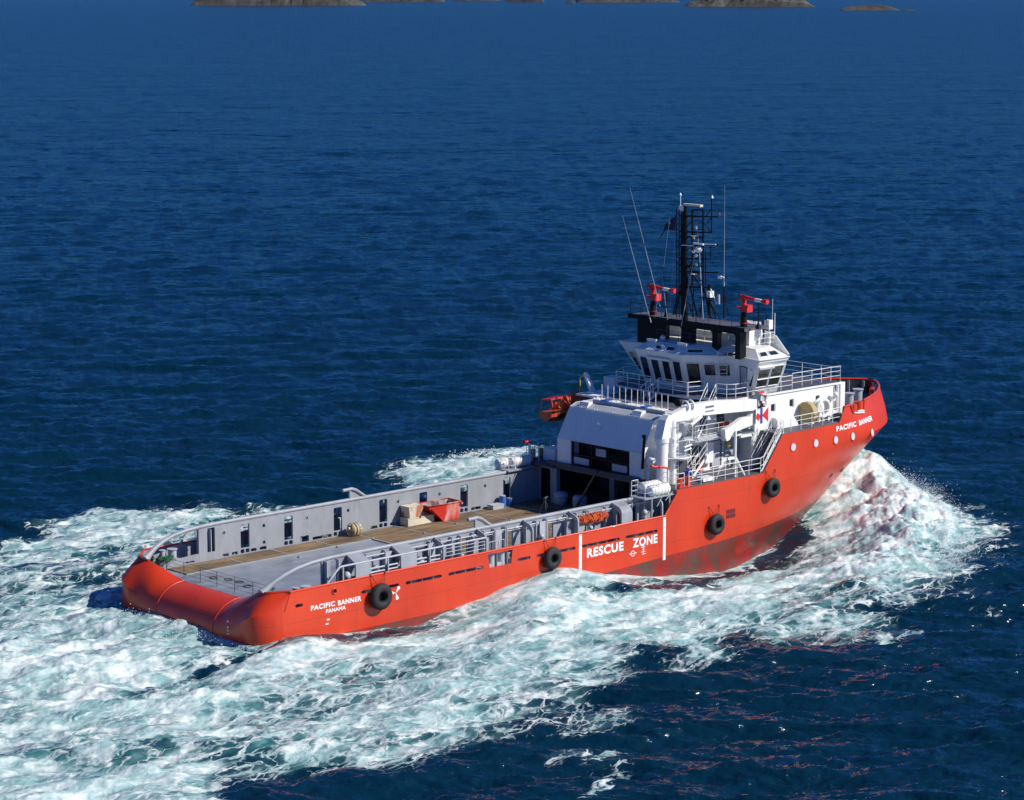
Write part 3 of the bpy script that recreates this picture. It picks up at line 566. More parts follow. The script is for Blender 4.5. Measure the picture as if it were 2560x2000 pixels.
# ---- cargo rails, both sides
WIN=[9.2,12.69,16.78,20.67,24.2,27.9,31.9]; 
for s in(-1,1):
    path=[(1.75,s*5.95,2.3),(2.1,s*6.0,2.55),(2.6,s*6.08,2.88),(3.25,s*6.16,3.18),(4.1,s*6.2,3.44),(5.2,s*6.2,3.62),(6.5,s*6.2,3.70),(8,s*6.2,3.72),(20,s*6.2,3.72),(32.4,s*6.2,3.72)]
    q=MB(); q.tube(path,.13,12,rs=[.30,.2,.16,.14,.13,.13,.13,.13,.13,.13])
    q.build('cargo_rail',GREY,SHIP)
    q=MB(); q.tube([(17.6,s*6.2,4.42),(18.4,s*6.2,4.44),(18.75,s*6.2,4.30),(19.55,s*6.2,3.75)],.115,12); q.cyl((18.2,s*6.2,3.7),(18.2,s*6.2,4.4),.09,n=10); q.plate([(18.25,3.8),(19.2,3.8),(18.7,4.15),(18.25,4.3)],[],.04,side_M(s*6.2,1)); q.build('stop_horn',GREY,SHIP)
    ends=35.28
    out=[(5.95,1.4),(ends,1.4),(ends,3.66),(5.95,3.66)]
    H=[rrect(6.6,7.2,1.95,3.52,.06)]+[rrect(w,w+.7,1.82,3.38,.09) for w in WIN]
    H+=[circ(x,3.05,.12) for x in(7.9,11.06,14.53,18.0,22.3,26.0,30.2)]+[circ(x,1.96,.12) for x in(11.06,18.0)]
    for w in WIN: H+= [rrect(w-.02,w+.29,1.48,1.76,.09),rrect(w+.38,w+.69,1.48,1.76,.09)]
    for w,l in((7.75,.5),(8.5,.45),(10.0,.45),(10.7,.55),(14.0,.7),(15.0,1.6),(19.9,.6),(21.6,1.2),(25.4,1.0),(28.9,.9),(30.8,.5)): H.append(rrect(w,w+l,1.48,1.48+(.42 if w==14.0 else .22),.07))
    q=MB(); q.plate(out,H,.14,side_M(s*6.13,s)); q.build('cargo_wall',GREY,SHIP)
    q=MB(); q.plate([(3.0,1.4),(5.95,1.4),(5.95,1.98),(4.6,1.9),(4.2,2.02),(3.0,1.85)],[rrect(4.9,5.6,1.5,1.62,.05)],.12,side_M(s*6.14,s)); q.build('cargo_wall_step',GREY,SHIP)
    # stiffeners behind the wall
    q=MB()
    for i in range(31):
        x=6.1+i*.895
        if any(w-.1<x<w+.8 for w in WIN): x=min(WIN,key=lambda w:abs(w-x))-.12
        q.box(x,x+.05,min(s*6.28,s*6.58),max(s*6.28,s*6.58),1.4,3.6)
    for x in (10.6,14.0,19.6,23.4,26.9,30.9): q.box(x,x+.5,min(s*6.56,s*6.6),max(s*6.56,s*6.6),1.4,3.5)
    q.build('wall_stiffener',LGREY,SHIP)
    q=MB(); q.cyl((8.9,s*6.5,3.42),(33.4,s*6.5,3.42),.05,n=8); q.cyl((18.4,s*6.46,3.28),(32.6,s*6.46,3.28),.03,n=6)
    for x in (10.7,14.3,17.6,21.3,25.0,29.0): q.cyl((x,s*6.5,3.42),(x+.35,s*6.5,3.42),.085,n=8); q.cyl((x+.1,s*6.5,3.42),(x+.1,s*6.5,3.6),.03,n=6)
    q.build('service_pipe',LGREY,SHIP)
    # arches from the rail down to the bulwark
    def arch(x0,x1,name,rnd=False):
        q=MB(); yo=7.42
        prof=[(6.2,3.78),(7.42,3.42),(7.46,3.3),(7.46,2.5),(7.30,2.5),(7.30,3.16),(7.2,3.3),(6.2,3.6)] if not rnd else [(6.2,3.80),(7.15,3.6),(7.4,3.45),(7.46,3.25),(7.46,2.5),(7.3,2.5),(7.28,3.1),(6.9,3.38),(6.2,3.45)]
        q.plate([(s*a if False else a,b_) for a,b_ in prof],[],(x1-x0),lambda u,v,w:(x0+w-(u-6.2)*.17,s*u,v)); q.build(name,GREY,SHIP)
    arch(7.79,8.92,'box_arch'); arch(11.3,12.55,'box_arch'); arch(30.15,31.1,'box_arch',True)
    for x in(14.68,18.22,22.16,26.16,33.95): arch(x,x+.1,'rail_arch',True)
    q=MB(); q.tube([(5.4,s*7.42,2.5),(6.3,s*7.42,3.33),(6.5,s*7.42,3.40),(17.95,s*7.42,3.42)],.062,8)
    for x in(6.62,10.1,13.4): q.cyl((x,s*7.42,2.5),(x,s*7.42,3.4),.05,n=8)
    q.build('outer_rail',LGREY,SHIP)
    q=MB()
    for z in(2.75,2.98,3.2): q.cyl((14.7,s*7.42,z),(17.95,s*7.42,z),.022,n=6)
    q.build('guard_bar',LGREY,SHIP)
    q=MB()
    for (a,b_) in((8.8,9.95),(10.25,11.1),(12.4,13.3),(13.55,14.5)):
        for z in(2.62,2.86): q.cyl((a,s*7.25,z),(b_,s*7.25,z),.055,n=8); 
    q.build('hose_pipe',LGREY,SHIP)
    q=MB()
    for i in range(7): q.cyl((18.2+i*.24,s*7.3,2.45),(18.2+i*.24,s*7.3,3.05 if i not in(0,) else 2.9),.032,n=6)
    q.tube([(18.2,s*7.3,2.9),(18.4,s*7.3,3.05),(19.64,s*7.3,3.05)],.032,6); q.build('hose_rack',GREY,SHIP)
    # valves and lockers between the walls
    for x,h,r in((7.3,2.9,.28),(9.5,3.0,.2),(13.0,2.9,.3),(16.4,2.7,.16),(23.2,2.9,.2),(27.6,2.8,.16),(32.6,3.1,.22)):
        q=MB(); q.cyl((x,s*6.95,1.4),(x,s*6.95,h-.3),r*.6,n=10); q.ball((x,s*6.95,h-.25),r,10); q.cyl((x-.2,s*6.95,h-.5),(x+.2,s*6.95,h-.5),.05,n=6); q.build('deck_valve',LGREY,SHIP)
    # posts by the stern quarter
    for x,r,h in((3.6,.17,2.45),(4.35,.27,2.42)): q=MB(); q.cyl((x,s*6.75,1.4),(x,s*6.75,h),r,n=16); q.cyl((x,s*6.75,h),(x,s*6.75,h+.04),r*1.25,n=16); q.build('quarter_bollard',LGREY,SHIP)
    q=MB(); q.cyl((6.6,s*6.9,1.4),(6.6,s*6.9,3.3),.05,n=8); q.ball((7.0,s*6.9,2.9),.22,10,(1,1,1.3)); q.cyl((7.0,s*6.9,1.4),(7.0,s*6.9,2.7),.16,n=12); q.build('quarter_light',DGREY,SHIP)
# thin wire rail across the stern
q=MB(); ps=[(2.9,5.3),(3.0,3.6),(3.0,1.9),(3.0,.2),(3.0,-1.6),(3.0,-3.4),(3.1,-5.2)]
for x,y in ps: q.cyl((x,y,1.4),(x,y,2.35),.022,n=6)
for z in(1.6,1.85,2.1,2.33): q.tube([(x,y,z) for x,y in ps],.010,5)
q.build('stern_wire_rail',DGREY,SHIP)
# ---- painted marks and lettering (starboard side, seen in the photo)
def on_side(u,v): return (u,-7.5-.012,v)
def hull_M(u,v): return (u,-float(hull_b(u,v))-.02,v)
q=MB()
for x,z0 in((26.0,-1.2),(33.8,-.48)): q.plate([(x,z0),(x+.25,z0),(x+.25,2.42),(x,2.42)],[],.008,side_M(-7.504,-1))
q.build('white_stripe',SIGNW,SHIP)
text_obj('rescue_zone_lettering','RESCUE',.90,lambda u,v:on_side(26.72+u,.77+v),WFRAME,SHIP,bold=.034,spacing=1.12,fit=(3.35,.62))
text_obj('rescue_zone_lettering','ZONE',.90,lambda u,v:on_side(30.93+u,.79+v),WFRAME,SHIP,bold=.034,spacing=1.12,fit=(2.33,.62))
text_obj('ship_name','PACIFIC',.44,lambda u,v:on_side(4.12+u,1.13+v),WFRAME,SHIP,bold=.018,spacing=1.12,fit=(1.8,.31)); text_obj('ship_name','BANNER',.44,lambda u,v:on_side(6.15+u,1.11+v),WFRAME,SHIP,bold=.018,spacing=1.12,fit=(1.78,.31))
text_obj('home_port','PANAMA',.34,lambda u,v:on_side(5.24+u,.80+v),WFRAME,SHIP,bold=.014,spacing=1.1,fit=(1.5,.23))
text_obj('ship_name','PACIFIC',.56,lambda u,v:hull_M(51.75+u,6.02+v),WFRAME,SHIP,bold=.022,spacing=1.15,fit=(2.75,.38)); text_obj('ship_name','BANNER',.56,lambda u,v:hull_M(54.95+u,6.02+v),WFRAME,SHIP,bold=.022,spacing=1.15,fit=(2.35,.38))
q=MB(); cx,cz=10.6,1.14   # three-bladed propeller symbol
for a in(20,140,260,80,200,320):
    if a in(80,200,320): continue
    c,s_=math.cos(R(a+30)),math.sin(R(a+30)); q.plate([(cx,cz),(cx+c*.42-s_*.13,cz+s_*.42+c*.13),(cx+c*.46,cz+s_*.46),(cx+c*.42+s_*.13,cz+s_*.42-c*.13)],[],.008,side_M(-7.504,-1))
q.build('propeller_mark',SIGNW,SHIP)
q=MB(); cx,cz=30.95,.42   # load line marks
q.plate(circ(cx,cz,.2,20),[circ(cx,cz,.16,20)],.008,side_M(-7.504,-1)); q.plate([(cx-.34,cz-.02),(cx+.34,cz-.02),(cx+.34,cz+.02),(cx-.34,cz+.02)],[],.014,side_M(-7.504,-1))
for i,w in enumerate((.42,.36,.42,.48)): q.plate([(31.7+.12*(i%2),.7-i*.16),(31.7+w,.7-i*.16),(31.7+w,.74-i*.16),(31.7+.12*(i%2),.74-i*.16)],[],.008,side_M(-7.504,-1))
q.plate([(31.9,.2),(31.94,.2),(31.94,.74),(31.9,.74)],[],.01,side_M(-7.504,-1)); q.build('load_line_mark',SIGNW,SHIP)
q=MB()
for (x,z) in((5.3,.35),(5.2,.1)): q.plate([(x,z),(x+.22,z),(x+.22,z+.09),(x,z+.09)],[],.008,side_M(-7.504,-1))
for z in(1.6,1.95,2.2): 
    x=56.0; pts=[(x,z),(x+.3,z+.02),(x+.28,z+.13),(x-.02,z+.12)]; q.add([(a,-float(hull_b(a,c))-.03,c) for a,c in pts],[(0,1,2,3)])
for z in (-.2,0,.2,.55):
    q.add([(.34-.0,-4.4,z),(.34,-4.55,z),(.34,-4.55,z+.09),(.34,-4.4,z+.09)],[(0,1,2,3)])
q.build('draught_mark',SIGNW,SHIP)
# portholes
for x,z in((46.83,5.56),(50.85,5.55),(54.0,5.35),(56.6,5.15)):
    pass
def porthole(x,z,r=.30):
    y=-float(hull_b(x,z)); dx=.05; t=Vector((dx,-float(hull_b(x+dx,z))-y,0)).normalized(); up=Vector((0,-(float(hull_b(x,z+.1))+y)*10,1)).normalized(); nrm=up.cross(t); nrm=nrm if nrm.y<0 else -nrm
    c=Vector((x,y,z))+nrm*.02; q=MB(); q.add([c+t*r*math.cos(k*PI/10)+up*r*math.sin(k*PI/10) for k in range(20)],[tuple(range(20))]); p=q.build('porthole',PORTG,SHIP)
    q=MB(); q.tube([c+t*(r)*math.cos(k*PI/10)+up*(r)*math.sin(k*PI/10) for k in range(20)],.03,6,closed=True); q.build('porthole_rim',RED,p)
PORTG=mat('porthole_cover',(0.55,0.57,0.60),.35,var=.1)
for x,z in((46.83,5.56),(49.3,5.52),(51.65,5.45),(53.9,5.4),(57.0,5.2)): porthole(x,z)
# dark thruster/anchor openings
for x,z in((52.6,2.6),(54.7,2.6)):
    y=-float(hull_b(x,z)); q=MB(); q.cyl((x,y+.2,z+.1),(x+.02,y-.015,z-.005),.2,n=16); q.build('hull_opening',DGREY,SHIP)
q=MB(); q.plate([(0,0),(.9,0),(.9,.27),(0,.27)],[],.01,lambda u,v,w:(40.0+u,-7.505-w,1.45+v)); q.plate([(0,0),(.9,0),(.9,.27),(0,.27)],[],.01,lambda u,v,w:(40.0+u,-7.505-w,1.77+v)); q.build('side_vent',mat('vent_dark',(.12,.01,.01),.6),SHIP)
# ================================================================ deckhouses
def yz(x0,s=1): return lambda u,v,w:(x0+s*w,u,v)
# aft bulkhead under the main deck, winch cavern behind it
q=MB(); q.plate([(-7.4,1.4),(7.4,1.4),(7.4,3.96),(-7.4,3.96)],[[(-6.0,1.42),(4.1,1.42),(4.1,3.9),(-6.0,3.9)],rrect(4.95,5.95,1.5,3.75,.15)],.12,yz(35.3)); q.build('aft_bulkhead',GREY,SHIP)
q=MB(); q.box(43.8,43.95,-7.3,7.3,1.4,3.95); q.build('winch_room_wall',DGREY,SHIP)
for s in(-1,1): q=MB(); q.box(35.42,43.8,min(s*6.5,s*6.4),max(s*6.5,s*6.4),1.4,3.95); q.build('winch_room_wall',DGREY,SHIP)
def drum(name,c,r,L,mt,flange,par=SHIP,ax='y'):
    d=Vector((0,1,0)) if ax=='y' else Vector((1,0,0)); c=Vector(c); q=MB(); q.cyl(c-d*L/2,c+d*L/2,r,n=24); o=q.build(name,mt,par)
    for s in(-1,1): q=MB(); q.cyl(c+d*s*(L/2),c+d*s*(L/2+.08),r*1.22,n=24); q.build('drum_flange',flange,o)
    return o
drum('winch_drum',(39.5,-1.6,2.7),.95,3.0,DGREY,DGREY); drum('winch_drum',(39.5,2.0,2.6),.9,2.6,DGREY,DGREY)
q=MB(); q.box(34.9,35.3,-4.9,4.9,4.12,4.42); q.box(34.7,35.3,4.0,6.1,4.0,4.14); q.build('lintel_beam',DGREY,SHIP)
for y in(3.95,-4.3): q=MB(); q.box(34.95,35.3,y,y+.55,1.4,4.12); q.build('portal_column',GREY,SHIP)
for y,w in((.9,.45),(-1.0,.4)): q=MB(); q.box(37.6,37.9,y,y+w,1.4,4.0); q.build('inner_column',GREY,SHIP)
# aft house
side=[(35.2,4.42),(35.2,6.1),(36.4,8.2),(37.0,8.45),(45,8.45),(45,4.1),(35.2,4.1)]
for s in(-1,1): q=MB(); q.plate(side,[],.14,side_M(s*4.12,-s)); q.build('house_side',WHITE,SHIP)
q=MB(); q.plate([(-3.98,0),(3.98,0),(3.98,2.42),(-3.98,2.42)],[],.1,lambda u,v,w:(35.2+v*.496+w*.85,u,6.1+v*.868-w*.5)); q.build('slanted_panel',WHITE,SHIP)
q=MB(); q.plate([(-3.98,0),(3.98,0),(3.98,.64),(-3.98,.64)],[],.1,lambda u,v,w:(36.42+v*.92,u,8.2+v*.39-w)); q.box(37.0,45,-3.98,3.98,8.33,8.45); q.build('house_roof',LGREY,SHIP)
q=MB(); q.box(35.2,36.0,2.78,3.98,4.42,6.08); q.build('house_corner',WHITE,SHIP); q=MB(); q.box(35.2,36.0,-3.98,-2.95,4.42,6.08); q.build('house_corner',WHITE,SHIP)
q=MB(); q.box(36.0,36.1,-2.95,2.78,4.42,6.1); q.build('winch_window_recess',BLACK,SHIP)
for y0,y1,z0,z1 in((1.15,2.62,4.48,4.95),(-.5,.44,5.3,5.82),(-2.55,-1.13,4.48,4.98)): q=MB(); q.box(35.35,35.45,y0,y1,z0,z1); q.build('recess_panel',LGREY,SHIP)
q=MB(); q.box(35.28,35.4,-2.95,2.78,5.1,5.2); q.build('recess_bar',BLACK,SHIP)
for y in(-.85,.78,2.7,-2.9): q=MB(); q.box(35.28,35.4,y-.05,y+.05,4.42,6.08); q.build('recess_bar',BLACK,SHIP)
for y in(3.3,-1.85): q=MB(); q.loft([[(36.45,y,8.25),(37.0,y,8.5),(37.0,y,8.66),(36.62,y,8.62)],[(36.45,y-.85,8.25),(37.0,y-.85,8.5),(37.0,y-.85,8.66),(36.62,y-.85,8.62)]]); q.build('roof_locker',WHITE,SHIP)
q=MB(); q.tube([(36.33,3.98,8.27),(36.33,-3.98,8.27)],.03,6)
for y in(3.9,2.9,1.6,1.3,-.2,-.5,-1.8,-2.9,-3.8): q.ball((36.3,y,8.3),.05,6)
q.build('panel_top_pipe',WHITE,SHIP)
q=MB(); q.box(35.9,35.98,.35,.75,7.38,7.42); q.plate([(.3,7.25),(.8,7.25),(.55,6.9)],[],.03,lambda u,v,w:(35.2+(v-6.1)*.571-.05-w,u,v)); q.cyl((35.85,.75,7.4),(35.85,.75,7.6),.02,n=6); q.build('panel_lamp',SIGNW,SHIP)
q=MB(); q.cyl((35.05,-4.3,5.0),(35.25,-4.3,7.2),.10,n=10); q.cyl((35.2,-4.3,7.2),(35.2,-4.3,7.4),.14,n=10); q.build('exhaust_pipe',BLACK,SHIP)
# gangway lying on the roof, with its stanchions
q=MB(); q.box(37.55,38.05,-4.0,3.0,8.46,8.72)
q.build('gangway',LGREY,SHIP)
for k in range(26):
    y=2.9-k*.265; 
    if k in(9,10,11): continue
    q=MB(); q.box(37.45,38.1,y-.07,y+.06,8.725,8.78); q.build('gangway_slat',WHITE,SHIP)
for k in range(12):
    y=2.75-k*.58; q=MB(); q.cyl((38.2,y,8.45),(38.2,y,9.72),.028,n=6); [q.ball((38.2,y,8.45+z),.042,6) for z in(.4,.75,1.05)]; q.build('stanchion',WHITE,SHIP)
for y,c in((1.75,.3),(-2.0,.22)): q=MB(); q.box(37.4,38.15,y-c,y+c,8.70,8.80); q.build('blue_tarp',mat('blue_tarp',(.02,.12,.5),.6),SHIP)
# forward deckhouse
q=MB(); q.loft([deckhouse for deckhouse in [[(45.0,-5.4,z),(53.6,-5.4,z),(54.3,-4.9,z),(54.3,4.9,z),(53.6,5.4,z),(45.0,5.4,z)] for z in(4.12,9.0)]]); q.build('deckhouse',WHITE,SHIP)
bd=[(41.5,4.6),(41.3,3.8),(41.15,-2.7),(42.4,-5.1),(43.0,-5.5),(54.35,-5.5),(54.35,5.5),(43,5.5)]
q=MB(); q.plate(bd,[],-.14,lambda u,v,w:(u,v,9.14+w),mi=(0,1,1)); q.build('bridge_deck',[DECKG,WHITE],SHIP)
q=MB(); q.plate([(39.3,4.1),(39.3,-4.1),(41.6,-4.1),(45,-5.2),(45,5.2),(41.6,4.1)],[],-.12,lambda u,v,w:(u,v,8.62+w),mi=(0,1,1)); q.build('upper_deck',[DECKG,WHITE],SHIP)
for x,z in((46.98,8.08),(48.95,8.2),(51.78,8.16)):
    q=MB(); q.plate(rrect(x-.17,x+.17,z-.24,z+.24,.05),[],.02,side_M(-5.4,-1)); w_=q.build('window',GLASS,SHIP); q=MB(); q.box(x+.12,x+.26,-5.46,-5.4,z-.26,z+.26); q.build('window_frame',LGREY,w_)
# trunk casing along the house side, rope reels, mooring gear
q=MB(); q.loft([[(x,-5.38,6.62),(x,-5.95,6.62),(x,-5.95,zt-.15),(x,-5.8,zt),(x,-5.38,zt+.05)] for x,zt in((46.9,7.35),(48.5,7.32),(48.85,7.2),(49.05,7.0),(49.15,6.75))],smooth=False); q.build('side_casing',WHITE,SHIP)
q=MB(); q.tube([(x,-5.95,7.42) for x in(49.8,49.84,49.9,50.2,50.26,50.3)],.8,28,rs=[.70,.78,.8,.8,.78,.70]); q.build('rope_reel',ROPEM,SHIP)
q=MB(); q.box(49.7,50.4,-6.3,-5.7,6.62,6.8); q.build('reel_stand',WHITE,SHIP)
for y in(-5.72,-6.0): q=MB(); q.tube([(51.75+.62*math.cos(t*PI/12),y,7.55+.62*math.sin(t*PI/12)) for t in range(24)],.13,8,closed=True); q.cyl((51.75,y,6.62),(51.75,y,7.3),.09,n=8); q.build('cable_reel',WHITE,SHIP)
q=MB(); q.cyl((51.1,-6.15,6.62),(51.1,-6.15,7.5),.12,n=10); q.cyl((51.1,-6.15,7.5),(50.9,-6.45,7.62),.2,.22,n=12); q.build('vent_cowl',WHITE,SHIP)
q=MB(); q.box(54.35,54.9,-5.35,-4.85,6.62,9.05); q.build('corner_trunk',WHITE,SHIP)
for x,y in((53.75,-5.6),(54.05,-5.6)): q=MB(); q.cyl((x,y,6.62),(x,y,9.0),.09,n=10); q.build('corner_pipe',WHITE,SHIP)
q=MB(); q.box(52.2,53.4,-6.1,-5.45,6.62,7.2); q.build('deck_locker',WHITE,SHIP)
q=MB(); q.ball((53.3,-5.8,8.35),.22,8); q.box(53.1,53.4,-5.75,-5.4,7.9,8.2); q.build('side_lamp',WHITE,SHIP)
for px,py in((2123,982),(2145,972)):
    z=7.6; p=unproj(px,py,z); q=MB(); q.cyl((p.x,p.y,6.62),(p.x,p.y,z-.06),.33,n=16); q.cyl((p.x,p.y,z-.06),(p.x,p.y,z),.42,n=16); q.build('mooring_bollard',LGREY,SHIP)
q=MB(); q.box(56.5,60.0,-2.2,-1.2,6.62,6.9); q.box(56.5,59.5,1.2,2.2,6.62,6.9); q.cyl((57.5,-1.2,7.2),(57.5,1.2,7.2),.5,n=14); q.build('anchor_windlass',GREY,SHIP)
q=MB(); q.tube([(53.4+.5*math.cos(t*.5)+t*.02,-6.2+.25*math.sin(t*.5),6.75+.01*t) for t in range(26)],.05,6); q.build('mooring_rope',ROPEM,SHIP)
q=MB(); q.tube([(x,-float(hull_b(x,z))-.06,z) for x,z in((54.3,7.02),(54.9,6.93),(55.5,6.86),(55.95,6.8),(56.0,6.92),(55.6,7.0),(54.9,7.06))],.055,8); q.build('white_rope',WHITE,SHIP)
# -------- wheelhouse
WB=[(42.95,3.1),(42.95,-1.0),(44.9,-3.9),(45.0,-4.1),(45.0,-5.2),(47.6,-5.2),(47.95,-4.3),(47.95,4.3),(47.6,5.2),(45.0,5.2),(45.0,4.3),(44.9,4.2)]
WT=[(42.1,3.2),(42.1,-1.2),(44.4,-4.1),(44.45,-4.3),(44.0,-6.65),(47.0,-6.65),(48.35,-5.0),(48.35,5.0),(47.0,6.65),(44.0,6.65),(44.45,4.4),(44.4,4.3)]
WU=[(42.85,2.8),(42.85,-.85),(44.9,-3.3),(45.2,-3.6),(45.1,-5.4),(46.9,-5.4),(47.7,-4.2),(47.7,4.2),(46.9,5.4),(45.2,5.4),(45.2,3.9),(44.9,3.7)]
def ring(P,z,k=0):
    c=Vector((46.3,0)); return [(c.x+(x-c.x)*(1+k),y*(1+k),z) for x,y in P]
q=MB(); q.loft([ring(WB,9.14),ring(WT,11.62)]); q.build('wheelhouse',WHITE,SHIP)
q=MB(); q.loft([ring(WT,11.62,.012),ring(WT,11.8,.02),ring(WU,12.36),ring(WU,12.38,-.01)]); q.build('wheelhouse_roof',WHITE,SHIP)
# a pipe round the eaves
q=MB(); q.tube([Vector(p) for p in ring(WT,11.84,.03)],.03,6,closed=True); q.build('eaves_pipe',WHITE,SHIP)
def face_fn(A,B,C,D):
    """A,B bottom edge; C,D top edge (C over A); returns map of metric (u,v) + outward offset"""
    A,B,C,D=map(Vector,(A,B,C,D)); n=(B-A).cross(C-A).normalized(); ctr=Vector((46.3,0,A.z)); 
    if n.dot((A+B)/2-ctr)<0: n=-n
    return lambda s,t,w:(A.lerp(B,s)).lerp(C.lerp(D,s),t)+n*w
def wpane(fn,s0,s1,t0,t1,name='window',mt=None,rs=.03,frame=True,par=SHIP,fm=None,slant=0):
    P=rrect(s0,s1,t0,t1,rs); q=MB(); q.add([fn(s+slant*(t-t0),t,.035) for s,t in P],[tuple(range(len(P)))]); w_=q.build(name,mt or GLASS,par)
    if frame:
        q=MB(); q.tube([fn(s+slant*(t-t0),t,.04) for s,t in P],.035,6,closed=True); q.build('window_frame',fm or WHITE,w_)
    return w_
def wf(i): j=(i+1)%12; return face_fn((*WB[i],9.14),(*WB[j],9.14),(*WT[i],11.62),(*WT[j],11.62))
f=wf(0)
for a in(.045,.29,.535,.78): wpane(f,a,a+.17,.22,.88,rs=.03)
for a in(.24,.50): q=MB(); q.add([f(a,.93,.05),f(a+.26,.93,.05),f(a+.26,.93,.22),f(a,.93,.22),f(a,.87,.05),f(a+.26,.87,.05),f(a+.26,.87,.22),f(a,.87,.22)],[(0,1,2,3),(4,7,6,5),(3,2,6,7),(0,3,7,4),(1,5,6,2)]); q.build('wiper_box',WHITE,SHIP)
f=wf(1); wpane(f,.06,.32,.20,.86); wpane(f,.40,.62,.50,.84); wpane(f,.69,.90,.50,.84)
f=wf(3); dr=wpane(f,.12,.50,.06,.82,name='wheelhouse_door',mt=LGREY,rs=.05,fm=DGREY); wpane(f,.26,.36,.42,.62,name='door_window',par=dr,frame=False) 
wpane(f,.66,.90,.26,.80)
f=wf(4)
for a in(.05,.51): wpane(f,a,a+.42,.24,.86); q=MB(); q.cyl(f(a,.50,.07),f(a+.42,.50,.07),.05,n=6); q.build('window_bar',WHITE,SHIP)
q=MB(); A=[f(.03,.90,.02),f(.55,.90,.02),f(.55,.90,.2),f(.03,.90,.2)]; B_=[f(.03,.84,.02),f(.55,.84,.02),f(.55,.84,.2),f(.03,.84,.2)]; q.loft([A,B_]); q.build('wiper_box',WHITE,SHIP)
f=wf(9); wpane(f,.1,.34,.26,.80); wpane(f,.5,.62,.45,.65)
for i in(8,7,6,5):
    f=wf(i); n={8:2,7:0,6:6,5:2}[i]
    for k in range(n): wpane(f,.06+k/n*.92,.06+(k+.82)/n*.92,.3,.86,rs=.02)
f=wf(7)
def rf(i): j=(i+1)%12; return face_fn((*WT[i],11.8),(*WT[j],11.8),(*WU[i],12.36),(*WU[j],12.36))
f=rf(4); wpane(f,.10,.40,.22,.68,name='skylight',rs=.06); wpane(f,.50,.84,.22,.68,name='skylight',rs=.06)
f=rf(1); wpane(f,.08,.40,.25,.62,name='skylight',rs=.06)
f=rf(0); wpane(f,.34,.50,.25,.70,name='skylight',rs=.06); wpane(f,.60,.80,.25,.70,name='skylight',rs=.06)
# search lights and horn on the roof edge
def lamp_frame(y):
    q=MB(); q.box(42.55,42.75,y-.45,y+.45,12.42,12.58); q.build('floodlight',WHITE,SHIP); q=MB(); q.cyl((42.9,y-.3,12.1),(42.65,y-.3,12.45),.05,n=6); q.build('lamp_bracket',WHITE,SHIP)
lamp_frame(2.2); lamp_frame(-.75)
for (y,a) in((.95,.24),): q=MB(); q.cyl((42.45,y,12.05),(42.85,y,12.12),.27,.2,n=16); q.cyl((42.85,y,12.12),(43.0,y,12.14),.2,.05,n=16); q.build('searchlight',WHITE,SHIP)
q=MB(); q.tube([(43.4,2.0,12.2),(43.4,2.0,12.6),(43.3,1.8,12.72),(43.2,1.6,12.62)],.14,10); q.build('vent_pipe',WHITE,SHIP)
q=MB(); q.ball((42.3,-1.6,11.9),.05,6); q.build('deck_lamp',WHITE,SHIP)
# black portal, platform, funnel casings
q=MB(); q.plate([(-5.12,11.8),(-4.62,11.8),(-4.5,11.95),(5.0,11.95),(5.0,13.75),(-5.12,13.75)],[rrect(.65,2.2,12.02,13.45,.22),rrect(-2.3,-.4,12.02,13.45,.22),rrect(-4.5,-2.82,12.02,13.45,.25)],.42,yz(44.0)); q.build('portal_frame',BLACK,SHIP)
q=MB(); q.box(43.8,44.0,-5.12,-4.65,11.75,13.7); q.build('portal_leg',BLACK,SHIP)
q=MB(); q.box(43.7,46.3,-5.55,5.6,13.75,13.93); q.build('mast_platform',[DECKG],SHIP)
q=MB(); q.box(43.66,43.7,-5.6,5.65,13.68,14.0); q.build('platform_fascia',BLACK,SHIP)
railing('platform_railing',[(46.2,5.5,13.93),(43.8,5.5,13.93),(43.8,1.4,13.93)],SHIP,h=.85,bars=2,r=.018,mt=BLACK)
railing('platform_railing',[(43.8,1.2,13.93),(43.8,-.9,13.93)],SHIP,h=.85,bars=2,r=.018,mt=BLACK)
railing('platform_railing',[(46.2,5.5,13.93),(46.2,-5.4,13.93)],SHIP,h=.85,bars=2,r=.018,mt=BLACK)
railing('platform_railing',[(43.8,-1.0,13.93),(43.8,-5.4,13.93),(46.2,-5.4,13.93)],SHIP,h=.85,bars=2,r=.018,mt=BLACK)
def casing(y0,y1,name,zt=13.95):
    q=MB(); q.loft([[(x0,y,12.2) for x0,y in((46.1,y0),(47.7,y0),(47.7,y1),(46.1,y1))],[(46.1,y0,zt-.2),(47.3,y0,zt),(47.3,y1,zt),(46.1,y1,zt-.2)]]); q.build(name,WHITE,SHIP)
casing(-3.9,-2.4,'funnel_casing'); casing(2.4,3.9,'funnel_casing',13.3)
q=MB(); q.box(46.3,47.7,-2.3,2.3,12.3,13.0); q.build('bridge_top_house',WHITE,SHIP)
q=MB(); q.plate([(-3.9,12.2),(-3.9,13.3),(-4.95,13.05),(-6.2,11.85),(-5.2,11.85)],[],.06,yz(47.7)); q.build('wind_screen',WHITE,SHIP)
railing('roof_railing',[(45.6,-4.9,12.3),(47.6,-4.9,12.3),(47.7,-4.2,12.3)],SHIP,h=1.0,r=.02); railing('roof_railing',[(45.6,2.0,12.38),(45.6,-2.2,12.38)],SHIP,h=.9,r=.02)
railing('roof_railing',[(43.3,2.4,12.3),(43.3,-.8,12.3),(44.2,-2.2,12.3)],SHIP,h=.9,r=.018,mt=DGREY)
railing('roof_railing',[(44.9,-3.0,12.3),(45.6,-4.0,12.3)],SHIP,h=.9,r=.018)
